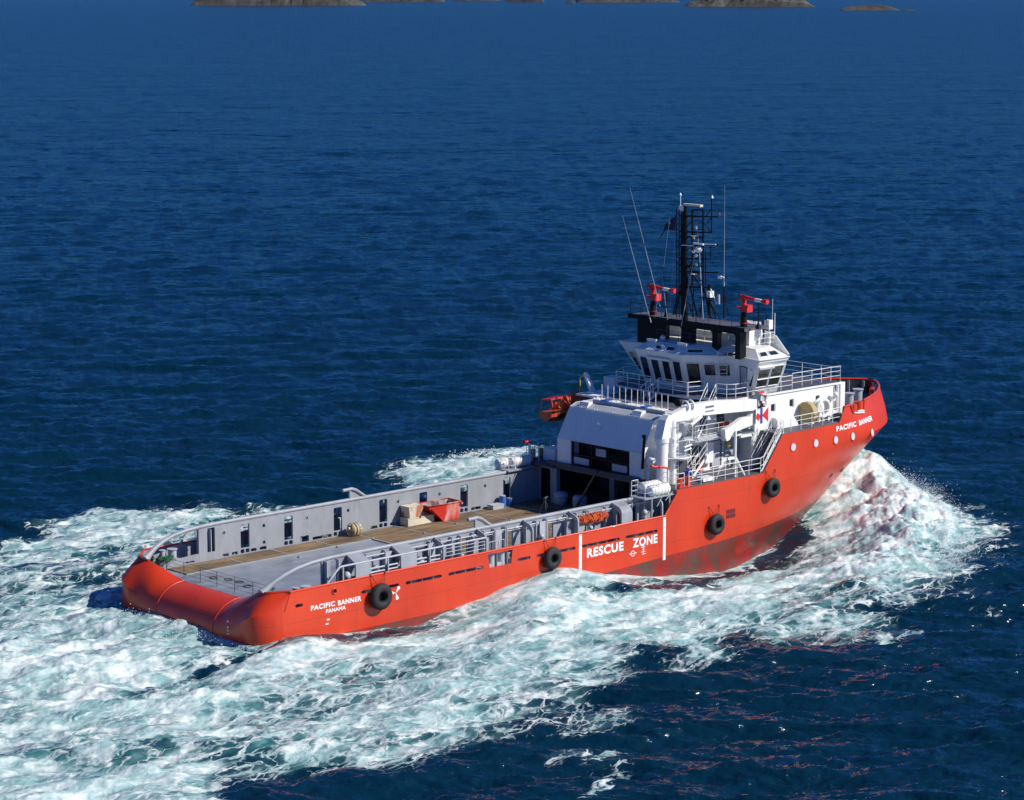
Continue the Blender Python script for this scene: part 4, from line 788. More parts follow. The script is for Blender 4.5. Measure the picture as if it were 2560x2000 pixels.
q=MB(); q.cyl((47.4,-4.6,12.3),(47.4,-4.6,14.1),.045,n=6); q.box(47.2,47.6,-4.75,-4.3,13.5,14.15); q.cyl((47.4,-4.6,12.3),(47.4,-4.6,13.3),.12,n=10); q.build('antenna_box',WHITE,SHIP)
q=MB(); q.cyl((47.7,-4.6,14.1),(47.7,-4.6,15.6),.02,n=5); q.cyl((47.85,-4.7,12.3),(47.85,-4.7,14.6),.03,n=5); q.build('whip_antenna',WHITE,SHIP)
# ladder up the diagonal wheelhouse wall
q=MB(); A=Vector((43.65,-3.55,9.2)); B_=Vector((43.7,-3.6,12.2)); d=Vector((.22,-.27,0))
q.cyl(A-d,B_-d,.025,n=6); q.cyl(A+d,B_+d,.025,n=6)
for k in range(11): p=A.lerp(B_,k/10.5); q.cyl(p-d,p+d,.02,n=6)
q.build('wheelhouse_ladder',WHITE,SHIP)
# rails of the bridge deck
Z=9.14
railing('bridge_railing',[(41.35,4.5,Z),(41.25,.95,Z)],SHIP); railing('bridge_railing',[(41.22,.15,Z),(41.2,-2.6,Z)],SHIP)
railing('bridge_railing',[(41.25,-2.65,Z),(42.6,-2.9,Z)],SHIP)
railing('bridge_railing',[(42.35,-4.3,Z),(42.5,-5.1,Z),(43.1,-5.4,Z),(49.0,-5.4,Z)],SHIP); railing('bridge_railing',[(49.0,-5.42,Z+.14),(54.25,-5.42,Z+.14)],SHIP); railing('bridge_railing',[(54.25,-5.42,Z),(54.25,5.4,Z)],SHIP,sp=1.8); railing('bridge_railing',[(54.25,5.4,Z),(43,5.4,Z),(41.5,4.6,Z)],SHIP,sp=1.8)
railing('bridge_railing',[(44.5,-4.7,Z),(44.5,-5.3,Z)],SHIP,h=1.05)
# inclined ladders
def stairs(name,top,bot,width,n,parent=SHIP,wd=Vector((0,1,0)),rails=True,mt=None):
    T=Vector(top);B=Vector(bot); w=wd*width/2; q=MB()
    for s in(-1,1): q.loft([[T+w*s+Vector((0,0,a)) for a in(-.13,.13)]+[T+w*s*1.06+Vector((0,0,a)) for a in(.13,-.13)],[B+w*s+Vector((0,0,a)) for a in(-.13,.13)]+[B+w*s*1.06+Vector((0,0,a)) for a in(.13,-.13)]])
    o=q.build(name,mt or WHITE,parent)
    for k in range(n):
        p=T.lerp(B,(k+.7)/(n+.4)); q=MB(); q.add([p-w+Vector((-.12,0,0)),p+w+Vector((-.12,0,0)),p+w+Vector((.12,0,0)),p-w+Vector((.12,0,0)),p-w+Vector((-.12,0,-.04)),p+w+Vector((-.12,0,-.04)),p+w+Vector((.12,0,-.04)),p-w+Vector((.12,0,-.04))],[(0,1,2,3),(7,6,5,4),(0,3,7,4),(1,5,6,2),(0,4,5,1),(2,6,7,3)]); q.build('stair_tread',DGREY,o)
    if rails:
        for s in(-1,1):
            q=MB(); u=Vector((0,0,1)); 
            for h in(.5,.95): q.tube([T+w*s+u*h,B+w*s+u*h],.026,6)
            for t in(.02,.5,.98): p=T.lerp(B,t)+w*s; q.cyl(p,p+u*.95,.026,n=6)
            q.build('stair_handrail',mt or WHITE,o)
stairs('bridge_stairs',(41.2,.55,9.1),(40.2,.55,8.6),.7,2)
stairs('crane_stairs',(42.5,-3.7,9.1),(39.6,-4.75,6.7),.75,9)
stairs('forecastle_stairs',(46.0,-6.75,6.62),(43.9,-6.75,4.12),1.1,9)
stairs('lower_stairs',(40.3,-5.0,5.5),(38.8,-5.0,4.12),.8,5)
# starboard main deck recess
for s in(-1,1):
    q=MB(); q.box(39.0,45.0,min(s*4.12,s*5.45),max(s*4.12,s*5.45),6.5,6.64); q.build('side_walkway',WHITE,SHIP)
    railing('walkway_railing',[(39.1,s*5.35,6.64),(44.95,s*5.35,6.64)],SHIP,r=.022)
    railing('main_deck_railing',[(36.4,s*7.35,4.12),(43.6,s*7.35,4.12)],SHIP,h=1.05)
    q=MB(); zf=lambda x:4.12+max(0,(x-43.65))*1.22
    for h in(.5,1.05): q.tube([(43.6,s*7.35,4.12+h),(43.9,s*7.35,4.2+h),(45.75,s*7.35,6.64+h)],.026,6)
    for x in(44.3,45.1): q.cyl((x,s*7.35,4.12+(x-43.75)*1.26),(x,s*7.35,4.12+(x-43.75)*1.26+1.05),.027,n=6)
    q.tube([(43.72,s*7.3,4.2),(45.72,s*7.3,6.7)],.06,6); q.build('sloping_railing',WHITE,SHIP)
    railing('forecastle_railing',[(45.8,s*7.2,6.62),(48,s*7.15,6.62),(50.5,s*7.0,6.62),(52.9,s*6.8,6.62)],SHIP,h=1.0)
    railing('aft_deck_railing',[(35.2,s*6.0,4.12),(35.2,s*7.3,4.12),(36.0,s*7.3,4.12)],SHIP,h=1.0,sp=.6)
for k in range(3): q=MB(); q.cyl((39.1,-5.48-.09*k,6.86-.07*k),(42.0,-5.48-.09*k,6.86-.07*k),.045,n=8); q.build('stowed_pole',LGREY,SHIP)
fh=face_fn((41.0,-4.12,4.12),(44.0,-4.12,4.12),(41.0,-4.12,6.5),(44.0,-4.12,6.5))
q=MB(); q.plate(rrect(42.05,42.98,4.3,6.1,.16),[],.06,side_M(-4.13,-1)); dd=q.build('side_door',LGREY,SHIP); q=MB(); q.tube([(a,-4.2,b_) for a,b_ in rrect(42.02,43.01,4.27,6.13,.18)],.035,6,closed=True); q.build('door_seal',BLACK,dd)
for z in(4.7,5.2,5.75): q=MB(); q.box(42.9,43.04,-4.25,-4.16,z,z+.06); q.build('door_dog',BLACK,dd)
q=MB(); q.plate([(43.4,4.9),(44.9,4.9),(44.9,6.4),(43.4,6.4)],[],.1,side_M(-4.14,-1)); q.build('wall_panel',LGREY,SHIP)
q=MB(); q.plate(rrect(39.8,41.0,4.14,6.0,.25),[],.03,side_M(-4.13,-1)); q.build('passage_opening',DGREY,SHIP)
q=MB(); q.box(41.1,41.9,-4.5,-4.14,4.7,6.1); q.build('notice_board',WHITE,SHIP)
for (x,z) in((43.35,5.75),(42.0,4.5)): q=MB(); q.ball((x,-4.6 if z>5 else -6.3,z),.17,8,(.9,.6,1.5)); q.build('yellow_lamp',YEL,SHIP)
q=MB(); q.cyl((41.25,-7.1,4.12),(41.25,-7.1,7.3),.10,n=10); q.build('boarding_post',WHITE,SHIP)
q=MB(); q.cyl((41.25,-7.1,5.55),(42.05,-7.25,4.15),.08,n=8); q.build('post_brace',WHITE,SHIP); q=MB(); q.box(40.5,41.2,-7.15,-7.0,5.38,5.55); q.build('post_arm',WHITE,SHIP)
q=MB(); q.cyl((44.75,-5.45,4.2),(44.75,-5.45,6.2),.08,n=8); q.tube([(44.75,-5.45,6.2),(44.6,-5.5,6.4),(43.4,-5.6,6.42)],.1,8); q.build('bent_pipe',WHITE,SHIP)
q=MB(); q.box(38.2,39.3,-7.0,-6.3,4.15,4.4); q.build('deck_bench',WHITE,SHIP)
q=MB(); q.tube([(39.6,-6.9,4.15),(40.1,-6.9,5.1),(40.6,-6.9,5.25),(40.9,-6.9,5.0)],.03,6); q.build('davit_hoop',WHITE,SHIP)
# the emblem board on the house corner
E_=lambda u,v,w:(44.35+u,-6.16-w,7.28+v)
q=MB(); q.plate([(0,0),(1.3,0),(1.3,1.12),(0,1.12)],[],.03,E_); eb=q.build('emblem_board',SIGNW,SHIP)
for P_ in([(0.02,.62),(.16,.80),(.50,.56),(.30,.20),(.02,.40)],[(.62,.56),(1.28,.06),(1.28,1.10)]): q=MB(); q.plate(P_,[],.012,lambda u,v,w:E_(u,v,w+.032)); q.build('emblem_red',SIGNR,eb)
q=MB(); q.plate([(.45,0),(.66,0),(.66,1.12),(.45,1.12)],[],.01,lambda u,v,w:E_(u,v,w+.05)); q.build('emblem_stripe',SIGNB,eb)
q=MB(); q.box(44.62,45.55,-6.14,-5.8,8.5,9.55); lb=q.build('life_buoy_box',LGREY,SHIP)
q=MB(); q.box(44.62,45.2,-6.16,-6.14,9.4,9.55); q.build('box_band',SIGNR,lb); q=MB(); q.box(44.62,44.85,-6.16,-6.14,8.95,9.4); q.build('box_green_patch',GREENM,lb)
q=MB(); q.ball((45.65,-6.0,9.1),.14,8,(.8,.8,1.7)); q.build('yellow_lamp',YEL,SHIP)
q=MB(); q.add([(44.45,-6.3,8.38),(45.55,-6.0,8.36),(45.1,-6.2,8.8),(44.8,-5.7,8.38)],[(0,1,2),(0,2,3),(1,3,2),(0,3,1)]); q.build('black_light_screen',BLACK,SHIP)
# white bulk cargo of the port side kept simple but complete
q=MB(); q.box(36.0,37.2,5.2,6.4,4.14,5.0); q.build('port_deck_locker',WHITE,SHIP)
for s in(-1,1):
    for x in(35.72,36.55):
        q=MB(); q.cyl((x,s*7.15,4.12),(x,s*7.15,4.72),.19,n=14); q.cyl((x,s*7.15,4.72),(x,s*7.15,4.78),.21,n=14); q.build('red_bollard',RED if s<0 else RUST,SHIP)
    q=MB(); q.box(35.5,36.8,min(s*7.35,s*6.95),max(s*7.35,s*6.95),4.12,4.2); q.build('bollard_base',RED,SHIP)
    # liferaft platform
    q=MB(); q.box(32.2,35.2,min(s*5.9,s*7.35),max(s*5.9,s*7.35),3.78,3.86); q.build('raft_platform',GREY,SHIP)
    railing('raft_platform_railing',[(32.9,s*6.0,3.86),(32.3,s*6.0,3.86),(32.3,s*7.25,3.86),(33.6,s*7.25,3.86)],SHIP,h=1.02,sp=1.2)
    for x in(32.9,34.6): q=MB(); q.cyl((x,s*7.3,2.45),(x,s*7.3,3.85),.05,n=8); q.build('platform_post',LGREY,SHIP)
    q=MB(); q.cyl((34.2,s*7.3,3.5),(34.9,s*7.3,4.0),.03,n=6); q.cyl((33.4,s*7.3,3.2),(33.9,s*7.3,3.8),.03,n=6); q.build('platform_strut',LGREY,SHIP)
    # fire monitor on a white post
    q=MB(); q.cyl((35.0,s*6.75,3.86),(35.0,s*6.75,5.38),.09,n=10); mp_=q.build('monitor_post',WHITE,SHIP)
    q=MB(); q.tube([(35.0,s*6.75,5.35),(35.0,s*6.7,5.5),(34.75,s*6.55,5.55),(34.2,s*6.3,5.62),(33.95,s*6.2,5.68)],.07,8,rs=[.06,.08,.07,.09,.12]); q.ball((34.5,s*6.45,5.58),.13,8); q.build('fire_nozzle',SIGNR,mp_)
# ================================================================ mast, aerials, monitors
def MU(u,v,x=44.2):
    d=rx*(1500+u*.23452-1280)+dn*(420+v*.23452-1000)+fw*6222.5557; t=(x-CAM.x)/d.x; p=CAM+d*t; return (x,p.y,p.z)
MAST=MB()
def st(a,b_,r,n=8,x=44.2,x2=None): MAST.cyl(MU(*a,x),MU(*b_,x if x2 is None else x2),r,n=n)
q=MAST; q.cyl(MU(905,1640),MU(908,380),.23,.19,n=12)
q.cyl(MU(895,1900),MU(905,1600),.26,.22,n=12)
for u in(985,1100): st((u,1270),(u,450),.07)
st((868,1560),(868,470),.06); st((845,1300),(845,640),.04); st((1125,1270),(1125,880),.04)
for v in range(500,1560,52): st((868,v),(905,v+30),.025,n=5)
q.tube([MU(985,470),MU(1000,445),MU(1085,445),MU(1100,470)],.055,8)
for v in(515,685,740,820,970,1045,1110,1270): st((850,v-8),(1100,v+4),.06)
st((930,512),(1262,522),.045); st((1100,685),(1190,690),.04); st((1190,310),(1190,690),.04); st((1130,510),(1190,430),.03); st((1105,585),(1185,685),.03); st((1190,530),(1140,590),.03)
st((865,820),(1265,822),.05); st((1100,968),(1180,972),.035); st((1180,830),(1180,972),.035); st((930,1108),(1262,1116),.05); st((850,1268),(1150,1274),.05)
st((935,1030),(1090,1290),.06); st((965,1280),(1040,1585),.06,x2=45.4); st((930,1130),(945,1280),.05); st((850,1270),(780,1560),.055,x2=45.3); st((1105,1280),(1180,1605),.055,x2=45.6); st((1150,1390),(1270,1590),.05); st((1110,1380),(1045,1560),.035); st((870,1270),(800,1560),.05); st((1000,1280),(985,1590),.04); st((1100,1290),(1065,1600),.045,x2=45.5); st((1165,1400),(1235,1600),.045,x2=45.6); st((880,1275),(1000,1590),.035,x2=45.2); st((905,900),(985,820),.03); st((905,1100),(985,1000),.03); st((985,700),(1100,745),.03); st((905,650),(985,560),.03)
for v in range(560,1280,90): st((985,v),(1100,v+10),.028,n=5)
MS=q.build('lattice_mast',BLACK,SHIP)
def sub(name,fn,mt,par=None):
    q=MB(); fn(q); return q.build(name,mt,par or MS)
sub('mast_ladder',lambda q:[q.cyl(MU(u,1600,44.0),MU(u,440,44.0),.032,n=6) for u in(815,845)]+[q.cyl(MU(815,v,44.0),MU(845,v,44.0),.022,n=5) for v in range(460,1600,26)],BLACK)
sub('mast_cage',lambda q:[q.tube([MU(u,v,44-.25*math.sin(PI*k/6)) for k,u in enumerate((812,812,818,830,842,848,848))],.024,5) for v in range(480,1400,60)],BLACK)
q=MB(); q.box(44.0,44.4,MU(915,0)[1],MU(866,0)[1],MU(0,376)[2],MU(0,328)[2]); q.build('lamp_box',SIGNW,MS)
sub('aerial_spike',lambda q:[q.cyl(MU(858,500),MU(858,290),.03,n=6),q.cyl(MU(858,290),MU(858,262),.09,.01,n=8)],SIGNW)
sub('aerial_spike',lambda q:[q.cyl(MU(1196,320),MU(1196,288),.10,.01,n=8)],SIGNW)
sub('radar_scanner',lambda q:[q.box(43.9,44.2,-1.1,.55,22.05,22.2)],CREAM)
sub('radar_scanner',lambda q:[q.box(44.0,44.15,-1.3,-.35,19.38,19.5),q.ball(MU(1050,868,44.0),.28,10,(1,1,.85)),q.cyl(MU(1050,840,44.0),MU(1050,900,44.0),.14,n=8),q.ball(MU(995,890,44.0),.13,8),q.ball(MU(1022,935,44.0),.12,8)],SIGNW)
sub('radar_scanner',lambda q:[q.cyl(MU(870,822,43.9),MU(990,826,43.9),.04,n=6),q.cyl(MU(1110,812,43.9),MU(1235,816,43.9),.04,n=6)],SIGNW)
sub('radar_box',lambda q:[q.box(44.0,44.4,MU(1212,0)[1],MU(1175,0)[1],MU(0,1236)[2],MU(0,1172)[2])],SIGNW)
sub('radar_post',lambda q:[q.cyl(MU(1165,1560),MU(1165,1240),.12,n=10),q.box(43.8,44.6,MU(1220,0)[1],MU(1110,0)[1],MU(0,1248)[2],MU(0,1240)[2])],BLACK)
sub('horn',lambda q:[q.cyl(MU(1262,1166,43.9),MU(1322,1166,43.9),.09,.05,n=8),q.ball(MU(1290,1166,43.9),.12,8)],SIGNW)
sub('blue_cable',lambda q:[q.tube([MU(u,v,43.95) for u,v in((1100,1122),(1180,1145),(1262,1162))],.03,6)],SIGNB)
for (u,v) in((828,450),(1065,410),(1090,405),(1272,490),(815,960)): sub('warning_lamp',lambda q:[q.cyl(MU(u,v+14),MU(u,v-10),.05,n=8)],SIGNR)
for (u,v) in((998,730),(1022,628),(1025,1020)): sub('navigation_lamp',lambda q:[q.cyl(MU(u,v+25,44.0),MU(u,v-8,44.0),.08,n=8),q.box(43.9,44.2,MU(u,0)[1]-.15,MU(u,0)[1]+.15,MU(0,v)[2],MU(0,v)[2]+.06)],CREAM)
sub('white_pole',lambda q:[q.cyl(MU(1180,1290,43.9),MU(1245,1450,43.7),.04,n=6)],SIGNW)
sub('float_free_beacon',lambda q:[q.cyl(MU(1265,1450,43.8),MU(1265,1350,43.8),.09,n=8)],LGREY)
# aerials
def whip(A,B_,r0=.035,r1=.012,name='whip_antenna'):
    q=MB(); A=Vector(A);B_=Vector(B_); q.cyl(A,A.lerp(B_,.05),r0*2,n=8); q.cyl(A,B_,r0,r1,n=6); 
    for t in(.22,.45,.7): p=A.lerp(B_,t); q.cyl(p,p+(B_-A)*.008,r0*1.35,n=6)
    q.build(name,LGREY,SHIP)
whip(MU(640,1480,43.4),MU(318,205,43.4),.020,.007); whip(MU(545,1650,43.3),MU(238,503,43.3),.020,.007); whip(MU(1322,1270,44.1),MU(1330,188,44.1),.020,.009); whip(MU(720,1620,43.2),MU(655,1095,43.2),.022,.008)
q=MB(); q.cyl(MU(1320,1600,44.1),MU(1322,1260,44.1),.05,n=8); q.cyl(MU(1370,1560,44.3),MU(1322,1320,44.1),.03,n=6); q.build('antenna_post',BLACK,SHIP)
q=MB()
q=MB(); q.tube([MU(865,1690,43.3),MU(1010,925,43.9)],.022,6); q.build('stay_wire',LGREY,SHIP)
q=MB(); q.tube([MU(1103,1660,43.3),MU(1060,910,43.9)],.03,6); q.build('stay_wire',LGREY,SHIP)
q=MB(); q.tube([MU(1050,820,43.9),MU(1032,570,44)],.018,6); q.build('stay_wire',LGREY,SHIP)
for (u0,u1,vt) in((740,815,500),(585,630,1300)):
    q=MB(); q.tube([MU(u0,1600,43.5),MU((u0*1+u1)/2,(1600+vt)/2,43.6),MU(u1,vt,44)],.009,5); q.build('halyard',LGREY,SHIP)
q=MB(); q.tube([MU(680,1050,43.8),MU(745,520,43.9)],.008,5); q.build('halyard',LGREY,SHIP)
# fire monitors on the platform
def monitor(y,x=44.6):
    q=MB(); q.cyl((x,y,13.93),(x,y,15.0),.26,.17,n=12); b_=q.build('monitor_base',BLACK,SHIP)
    q=MB(); q.box(x-.28,x+.28,y-.55,y-.05,15.0,15.48); q.cyl((x,y,15.0),(x,y,15.75),.17,n=12); q.cyl((x,y+.1,15.15),(x,y+.62,15.25),.09,n=8); q.build('monitor_body',SIGNR,b_); q=MB(); q.cyl((x,y,13.93+.25),(x,y,14.25),.3,n=12); q.build('base_flange',SIGNR,b_)
    q=MB(); q.tube([(x,y-.1,15.6),(x,y+.15,15.85),(x,y+.05,16.02),(x,y-.35,15.98),(x,y-1.0,15.9),(x,y-1.95,15.86)],.12,10,rs=[.13,.16,.17,.13,.11,.10]); q.cyl((x,y-1.85,15.86),(x,y-2.15,15.85),.17,n=12); q.cyl((x,y+.3,15.95),(x,y+.1,15.97),.2,n=12); q.build('monitor_barrel',SIGNR,b_)
    q=MB(); q.cyl((x,y-1.05,15.895),(x,y-1.6,15.875),.125,n=10); q.build('barrel_band',SIGNW,b_)
    q=MB(); q.cyl((x,y-1.35,13.93),(x,y-1.35,15.75),.05,n=6); q.cyl((x,y-1.35,13.93),(x,y-1.35,14.4),.22,.05,n=10); q.build('barrel_rest',BLACK,b_); q=MB(); q.cyl((x,y+.45,15.9),(x,y+.45,16.2),.05,n=6); q.build('hand_grip',BLACK,b_)
monitor(4.05); monitor(-5.15+.45)
# ================================================================ deck crane
CY=-5.85
CR=empty('deck_crane',(0,0,0),parent=SHIP)
q=MB(); q.cyl((35.35,CY,4.12),(35.35,CY,7.3),.40,n=28); q.cyl((35.35,CY,7.1),(35.35,CY,7.4),.48,n=28); q.build('pedestal',WHITE,CR)
q=MB(); q.loft([[(35.38+a*.44,CY+b_*.38,7.4) for a,b_ in((-1,-1),(1,-1),(1,1),(-1,1))],[(35.68+a*.32,CY+b_*.33,8.6) for a,b_ in((-1,-1),(1,-1),(1,1),(-1,1))],[(35.95+a*.28,CY+b_*.28,8.9) for a,b_ in((-1,-1),(1,-1),(1,1),(-1,1))]]); q.build('slewing_column',WHITE,CR)
def beam(name,prof,w):
    q=MB(); q.plate(prof,[],w,lambda u,v,t:(u,CY-w/2+t,v)); return q.build(name,WHITE,CR)
boom=beam('boom',[(35.7,8.5),(36.1,8.95),(36.9,9.12),(37.9,9.40),(40.5,9.36),(44.9,8.98),(45.2,8.75),(45.25,8.4),(45.0,8.22),(39.1,8.50),(36.8,8.42)],.44)
jib=beam('jib',[(44.6,9.15),(44.95,9.3),(45.3,9.0),(45.35,8.3),(44.95,7.35),(43.9,7.17),(41.95,6.88),(41.6,6.95),(41.4,7.2),(41.75,7.32),(43.1,7.85),(43.9,7.85),(44.55,8.3)],.30)
q=MB(); q.plate([(41.35,7.25),(41.75,7.3),(42.15,6.95),(41.85,6.5),(41.55,6.42),(41.4,6.7)],[],.42,lambda u,v,t:(u,CY-.21+t,v)); q.build('jib_head',WHITE,CR)
q=MB(); q.cyl((36.6,CY-.15,7.3),(39.0,CY-.15,8.45),.13,n=10); q.cyl((36.2,CY-.15,7.1),(37.3,CY-.15,7.63),.19,n=12); q.build('lift_cylinder',WHITE,CR)
for x in(37.55,38.05): q=MB(); q.tube([(x,CY+.34*math.cos(t*PI/9),9.3+.34*math.sin(t*PI/9)) for t in range(18)],.07,6,closed=True); q.build('hose_reel',WHITE,CR)
q=MB(); q.cyl((37.3,CY+.5,9.5),(37.7,CY+.5,9.5),.28,n=14); q.build('crane_winch',BLACK,CR)
for x,z in((40.55,9.45),(42.3,6.85),(43.1,7.05),(44.05,7.1)): q=MB(); q.tube([(x+.1*math.cos(t*PI/6),CY,z+.12*math.sin(t*PI/6)) for t in range(12)],.03,6,closed=True); q.build('lifting_eye',WHITE,CR)
for z0,z1 in((8.95,9.12),(8.68,8.80)):
    q=MB(); q.plate(rrect(39.3,40.2,z0,z1,.03),[],.01,lambda u,v,t:(u,CY-.225-t,v)); nm=q.build('name_plate',LGREY,CR)
    q=MB()
    for k in range(6): q.box(39.38+k*.13,39.47+k*.13,CY-.245,CY-.236,z0+.04,z1-.04)
    q.build('plate_lettering',DGREY,nm)
# control stand, ladders and platforms round the crane
q=MB(); q.cyl((36.7,CY,5.85),(36.7,CY,5.95),1.0,n=24); q.build('crane_platform',LGREY,CR)
q=MB(); q.tube([(36.7+1.0*math.cos(t*PI/12),CY+1.0*math.sin(t*PI/12),5.97) for t in range(24)],.05,6,closed=True); q.build('platform_rim',WHITE,CR)
q=MB(); q.cyl((36.35,CY,5.97),(36.35,CY,8.5),.26,.24,n=20); q.cyl((36.35,CY,4.12),(36.35,CY,5.85),.30,n=20); q.build('crane_column',WHITE,CR)
q=MB(); q.box(36.9,37.7,CY-.6,CY+.3,7.1,7.22); q.box(37.0,37.6,CY-.45,CY+.2,7.22,8.2); q.build('valve_block',LGREY,CR)
for k in range(9): q=MB(); q.tube([(37.0+.08*k,CY-.48,7.3),(37.05+.07*k,CY-.62,7.6+.05*(k%3)),(36.95+.09*((k*5)%9),CY-.5,8.1)],.025,5); q.build('hydraulic_hose',BLACK if k%2 else LGREY,CR)
q=MB()
for s in(-.2,.2): q.cyl((36.15+s,CY-.55,4.2),(36.15+s,CY-.55,8.3),.022,n=6)
for k in range(15): q.cyl((35.95,CY-.55,4.4+k*.27),(36.35,CY-.55,4.4+k*.27),.018,n=5)
q.build('crane_ladder',WHITE,CR)
q=MB(); q.tube([(36.9,CY-.6,8.35),(36.2,CY-.6,8.35),(36.2,CY-.6,7.1),(37.7,CY-.6,7.1),(37.7,CY-.6,8.3)],.025,6); q.build('crane_guard',WHITE,CR)
q=MB(); q.tube([(37.4,CY-.2,5.97),(37.55,CY-.2,6.9),(37.75,CY-.2,7.0),(38.0,CY-.2,5.97)],.03,6); q.cyl((37.2,CY-.3,6.55),(37.9,CY-.3,6.65),.07,n=6); q.cyl((37.2,CY-.3,6.3),(37.9,CY-.3,6.4),.05,n=6); q.build('ladder_frame',WHITE,CR)
q=MB(); q.box(37.0,37.8,-5.9,-5.1,4.14,5.7); q.build('dark_locker',DGREY,SHIP)
q=MB(); q.box(34.95,35.15,-4.6,-4.3,4.12,5.1); q.tube([(34.9,-5.0,4.12),(34.9,-5.0,5.0),(35.1,-4.8,5.25),(35.4,-4.7,5.25)],.11,8); q.ball((35.5,-4.75,5.6),.42,14,(1,.9,1.1)); q.build('engine_vent',WHITE,SHIP)
# tangle of frames and handrails beside the crane foot
for x0,x1,z0,z1 in((37.9,39.2,4.12,5.6),(38.6,40.0,4.12,5.0),(37.7,38.3,4.12,5.2),(39.6,41.0,6.66,7.5),(41.4,42.8,6.66,7.4)):
    q=MB(); y=-5.3 if z0<5 else -4.6; q.tube([(x0,y,z0),(x0,y,z1),(x1,y,z1),(x1,y,z0)],.03,6); q.cyl((x0,y,(z0+z1)/2),(x1,y,(z0+z1)/2),.022,n=6); q.cyl((x0,y,z1),(x1,y,z0),.02,n=6); q.build('tubular_frame',WHITE,SHIP)
q=MB(); q.box(40.5,40.8,-4.5,-4.2,4.2,5.0); q.build('extinguisher_box',SIGNR,SHIP)
q=MB(); q.cyl((42.7,-4.3,7.2),(43.6,-4.3,7.25),.16,n=10); q.build('red_container',SIGNR,SHIP)
q=MB(); q.box(40.9,41.5,-4.2,-4.11,6.9,8.2); q.box(42.6,43.3,-4.2,-4.11,6.9,8.2); q.build('upper_doorway',GLASS,SHIP)
# port davit
DV=empty('davit',(0,0,0),parent=SHIP)
q=MB(); q.loft([[(40.3+a*.22,5.5+b_*.15,8.1) for a,b_ in((-1,-1),(1,-1),(1,1),(-1,1))],[(40.25+a*.16,6.4+b_*.12,9.75) for a,b_ in((-1,-1),(1,-1),(1,1),(-1,1))]]); q.cyl((40.15,6.45,9.78),(40.35,6.45,9.78),.17,n=14); q.box(40.0,40.6,4.6,5.7,8.0,8.2); q.build('davit_arm',WHITE,DV)
q=MB(); q.cyl((40.2,7.0,9.55),(40.2,7.0,8.95),.05,n=8); q.cyl((40.2,6.5,9.75),(40.2,7.0,9.5),.03,n=6); q.cyl((40.2,7.0,8.95),(40.2,7.0,8.2),.035,n=6); q.build('davit_fall',YEL,DV)
q=MB(); q.box(38.8,45.0,4.12,6.0,8.5,8.62); q.build('port_upper_deck',[WHITE],SHIP)
q=MB(); q.box(41.9,42.8,5.2,6.3,8.62,9.5); q.build('port_wing_platform',WHITE,SHIP)
# ================================================================ things that rest on, hang from or stand on the ship
def fender(i,x,z,label,sc=1.0):
    root=empty('tyre_fender',(x,-7.53,z)); root.scale=(sc,sc,sc); tag(root,label,'fender','tyre fenders hung along the starboard side')
    if i==0:
        q=MB(); n=40; prof=[(.36,-.10),(.42,-.02),(.60,.0),(.76,-.04),(.86,-.14),(.88,-.30),(.86,-.46),(.76,-.56),(.60,-.60),(.42,-.58),(.36,-.50)]; vs=[];fs=[]; m_=len(prof)
        for a in range(n):
            c,s=math.cos(2*PI*a/n),math.sin(2*PI*a/n); tread=1.035 if a%2 else .985
            for r_,y in prof: rr=r_*(tread if r_>.8 else 1); vs.append((rr*c,y,rr*s))
        for a in range(n):
            for k in range(m_): fs.append((a*m_+k,((a+1)%n)*m_+k,((a+1)%n)*m_+(k+1)%m_,a*m_+(k+1)%m_))
        q.add(vs,fs,True); q.build('tyre',RUBBER,root)
        q=MB(); q.cyl((0,-.06,0),(0,-.2,0),.40,n=24); q.build('tyre_centre',BLACK,root)
        for s in(-1,1):
            q=MB(); A=Vector((.25*s,-.3,.78)); B_=Vector((.62*s,-.03,1.5))
            for k in range(13):
                p=A.lerp(B_,k/13); d=(B_-A)/13*.75; t=Vector((0,1,0)) if k%2 else Vector((.7,0,-.3)).normalized(); t=t*.035
                q.tube([p-d*.2+t*0,p+t,p+d+t,p+d*1.3,p+d-t,p-t],.014,5,closed=True)
            q.box(B_.x-.05,B_.x+.05,-.06,.06,B_.z-.04,B_.z+.07); q.build('chain',CHAINM,root)
        q=MB(); q.tube([(.1,-.2,-.85),(.2,-.05,-1.0),(.32,-.05,-.98),(.36,-.08,-.85)],.03,5); q.build('lower_shackle',CHAINM,root)
    else:
        for ch in FEND.children: c=ch.copy(); COL.objects.link(c); c.parent=root
        root.rotation_euler=(0,random.uniform(-.5,.5)*0,0)
    return root
CHAINM=mat('chain_red_oxide',(.32,.05,.035),.6,var=.5,scale=20)
FEND=fender(0,9.2,1.2,'black tyre fender hung nearest the stern, beside the white propeller mark',.90)
fender(1,23.4,1.33,'black tyre fender hung just left of the RESCUE ZONE lettering',.80)
fender(2,38.75,1.28,'black tyre fender low on the red hull beside the small dark vent',.80)
fender(3,44.45,3.03,'topmost black tyre fender under the sloping stairway at the forecastle break',.76)
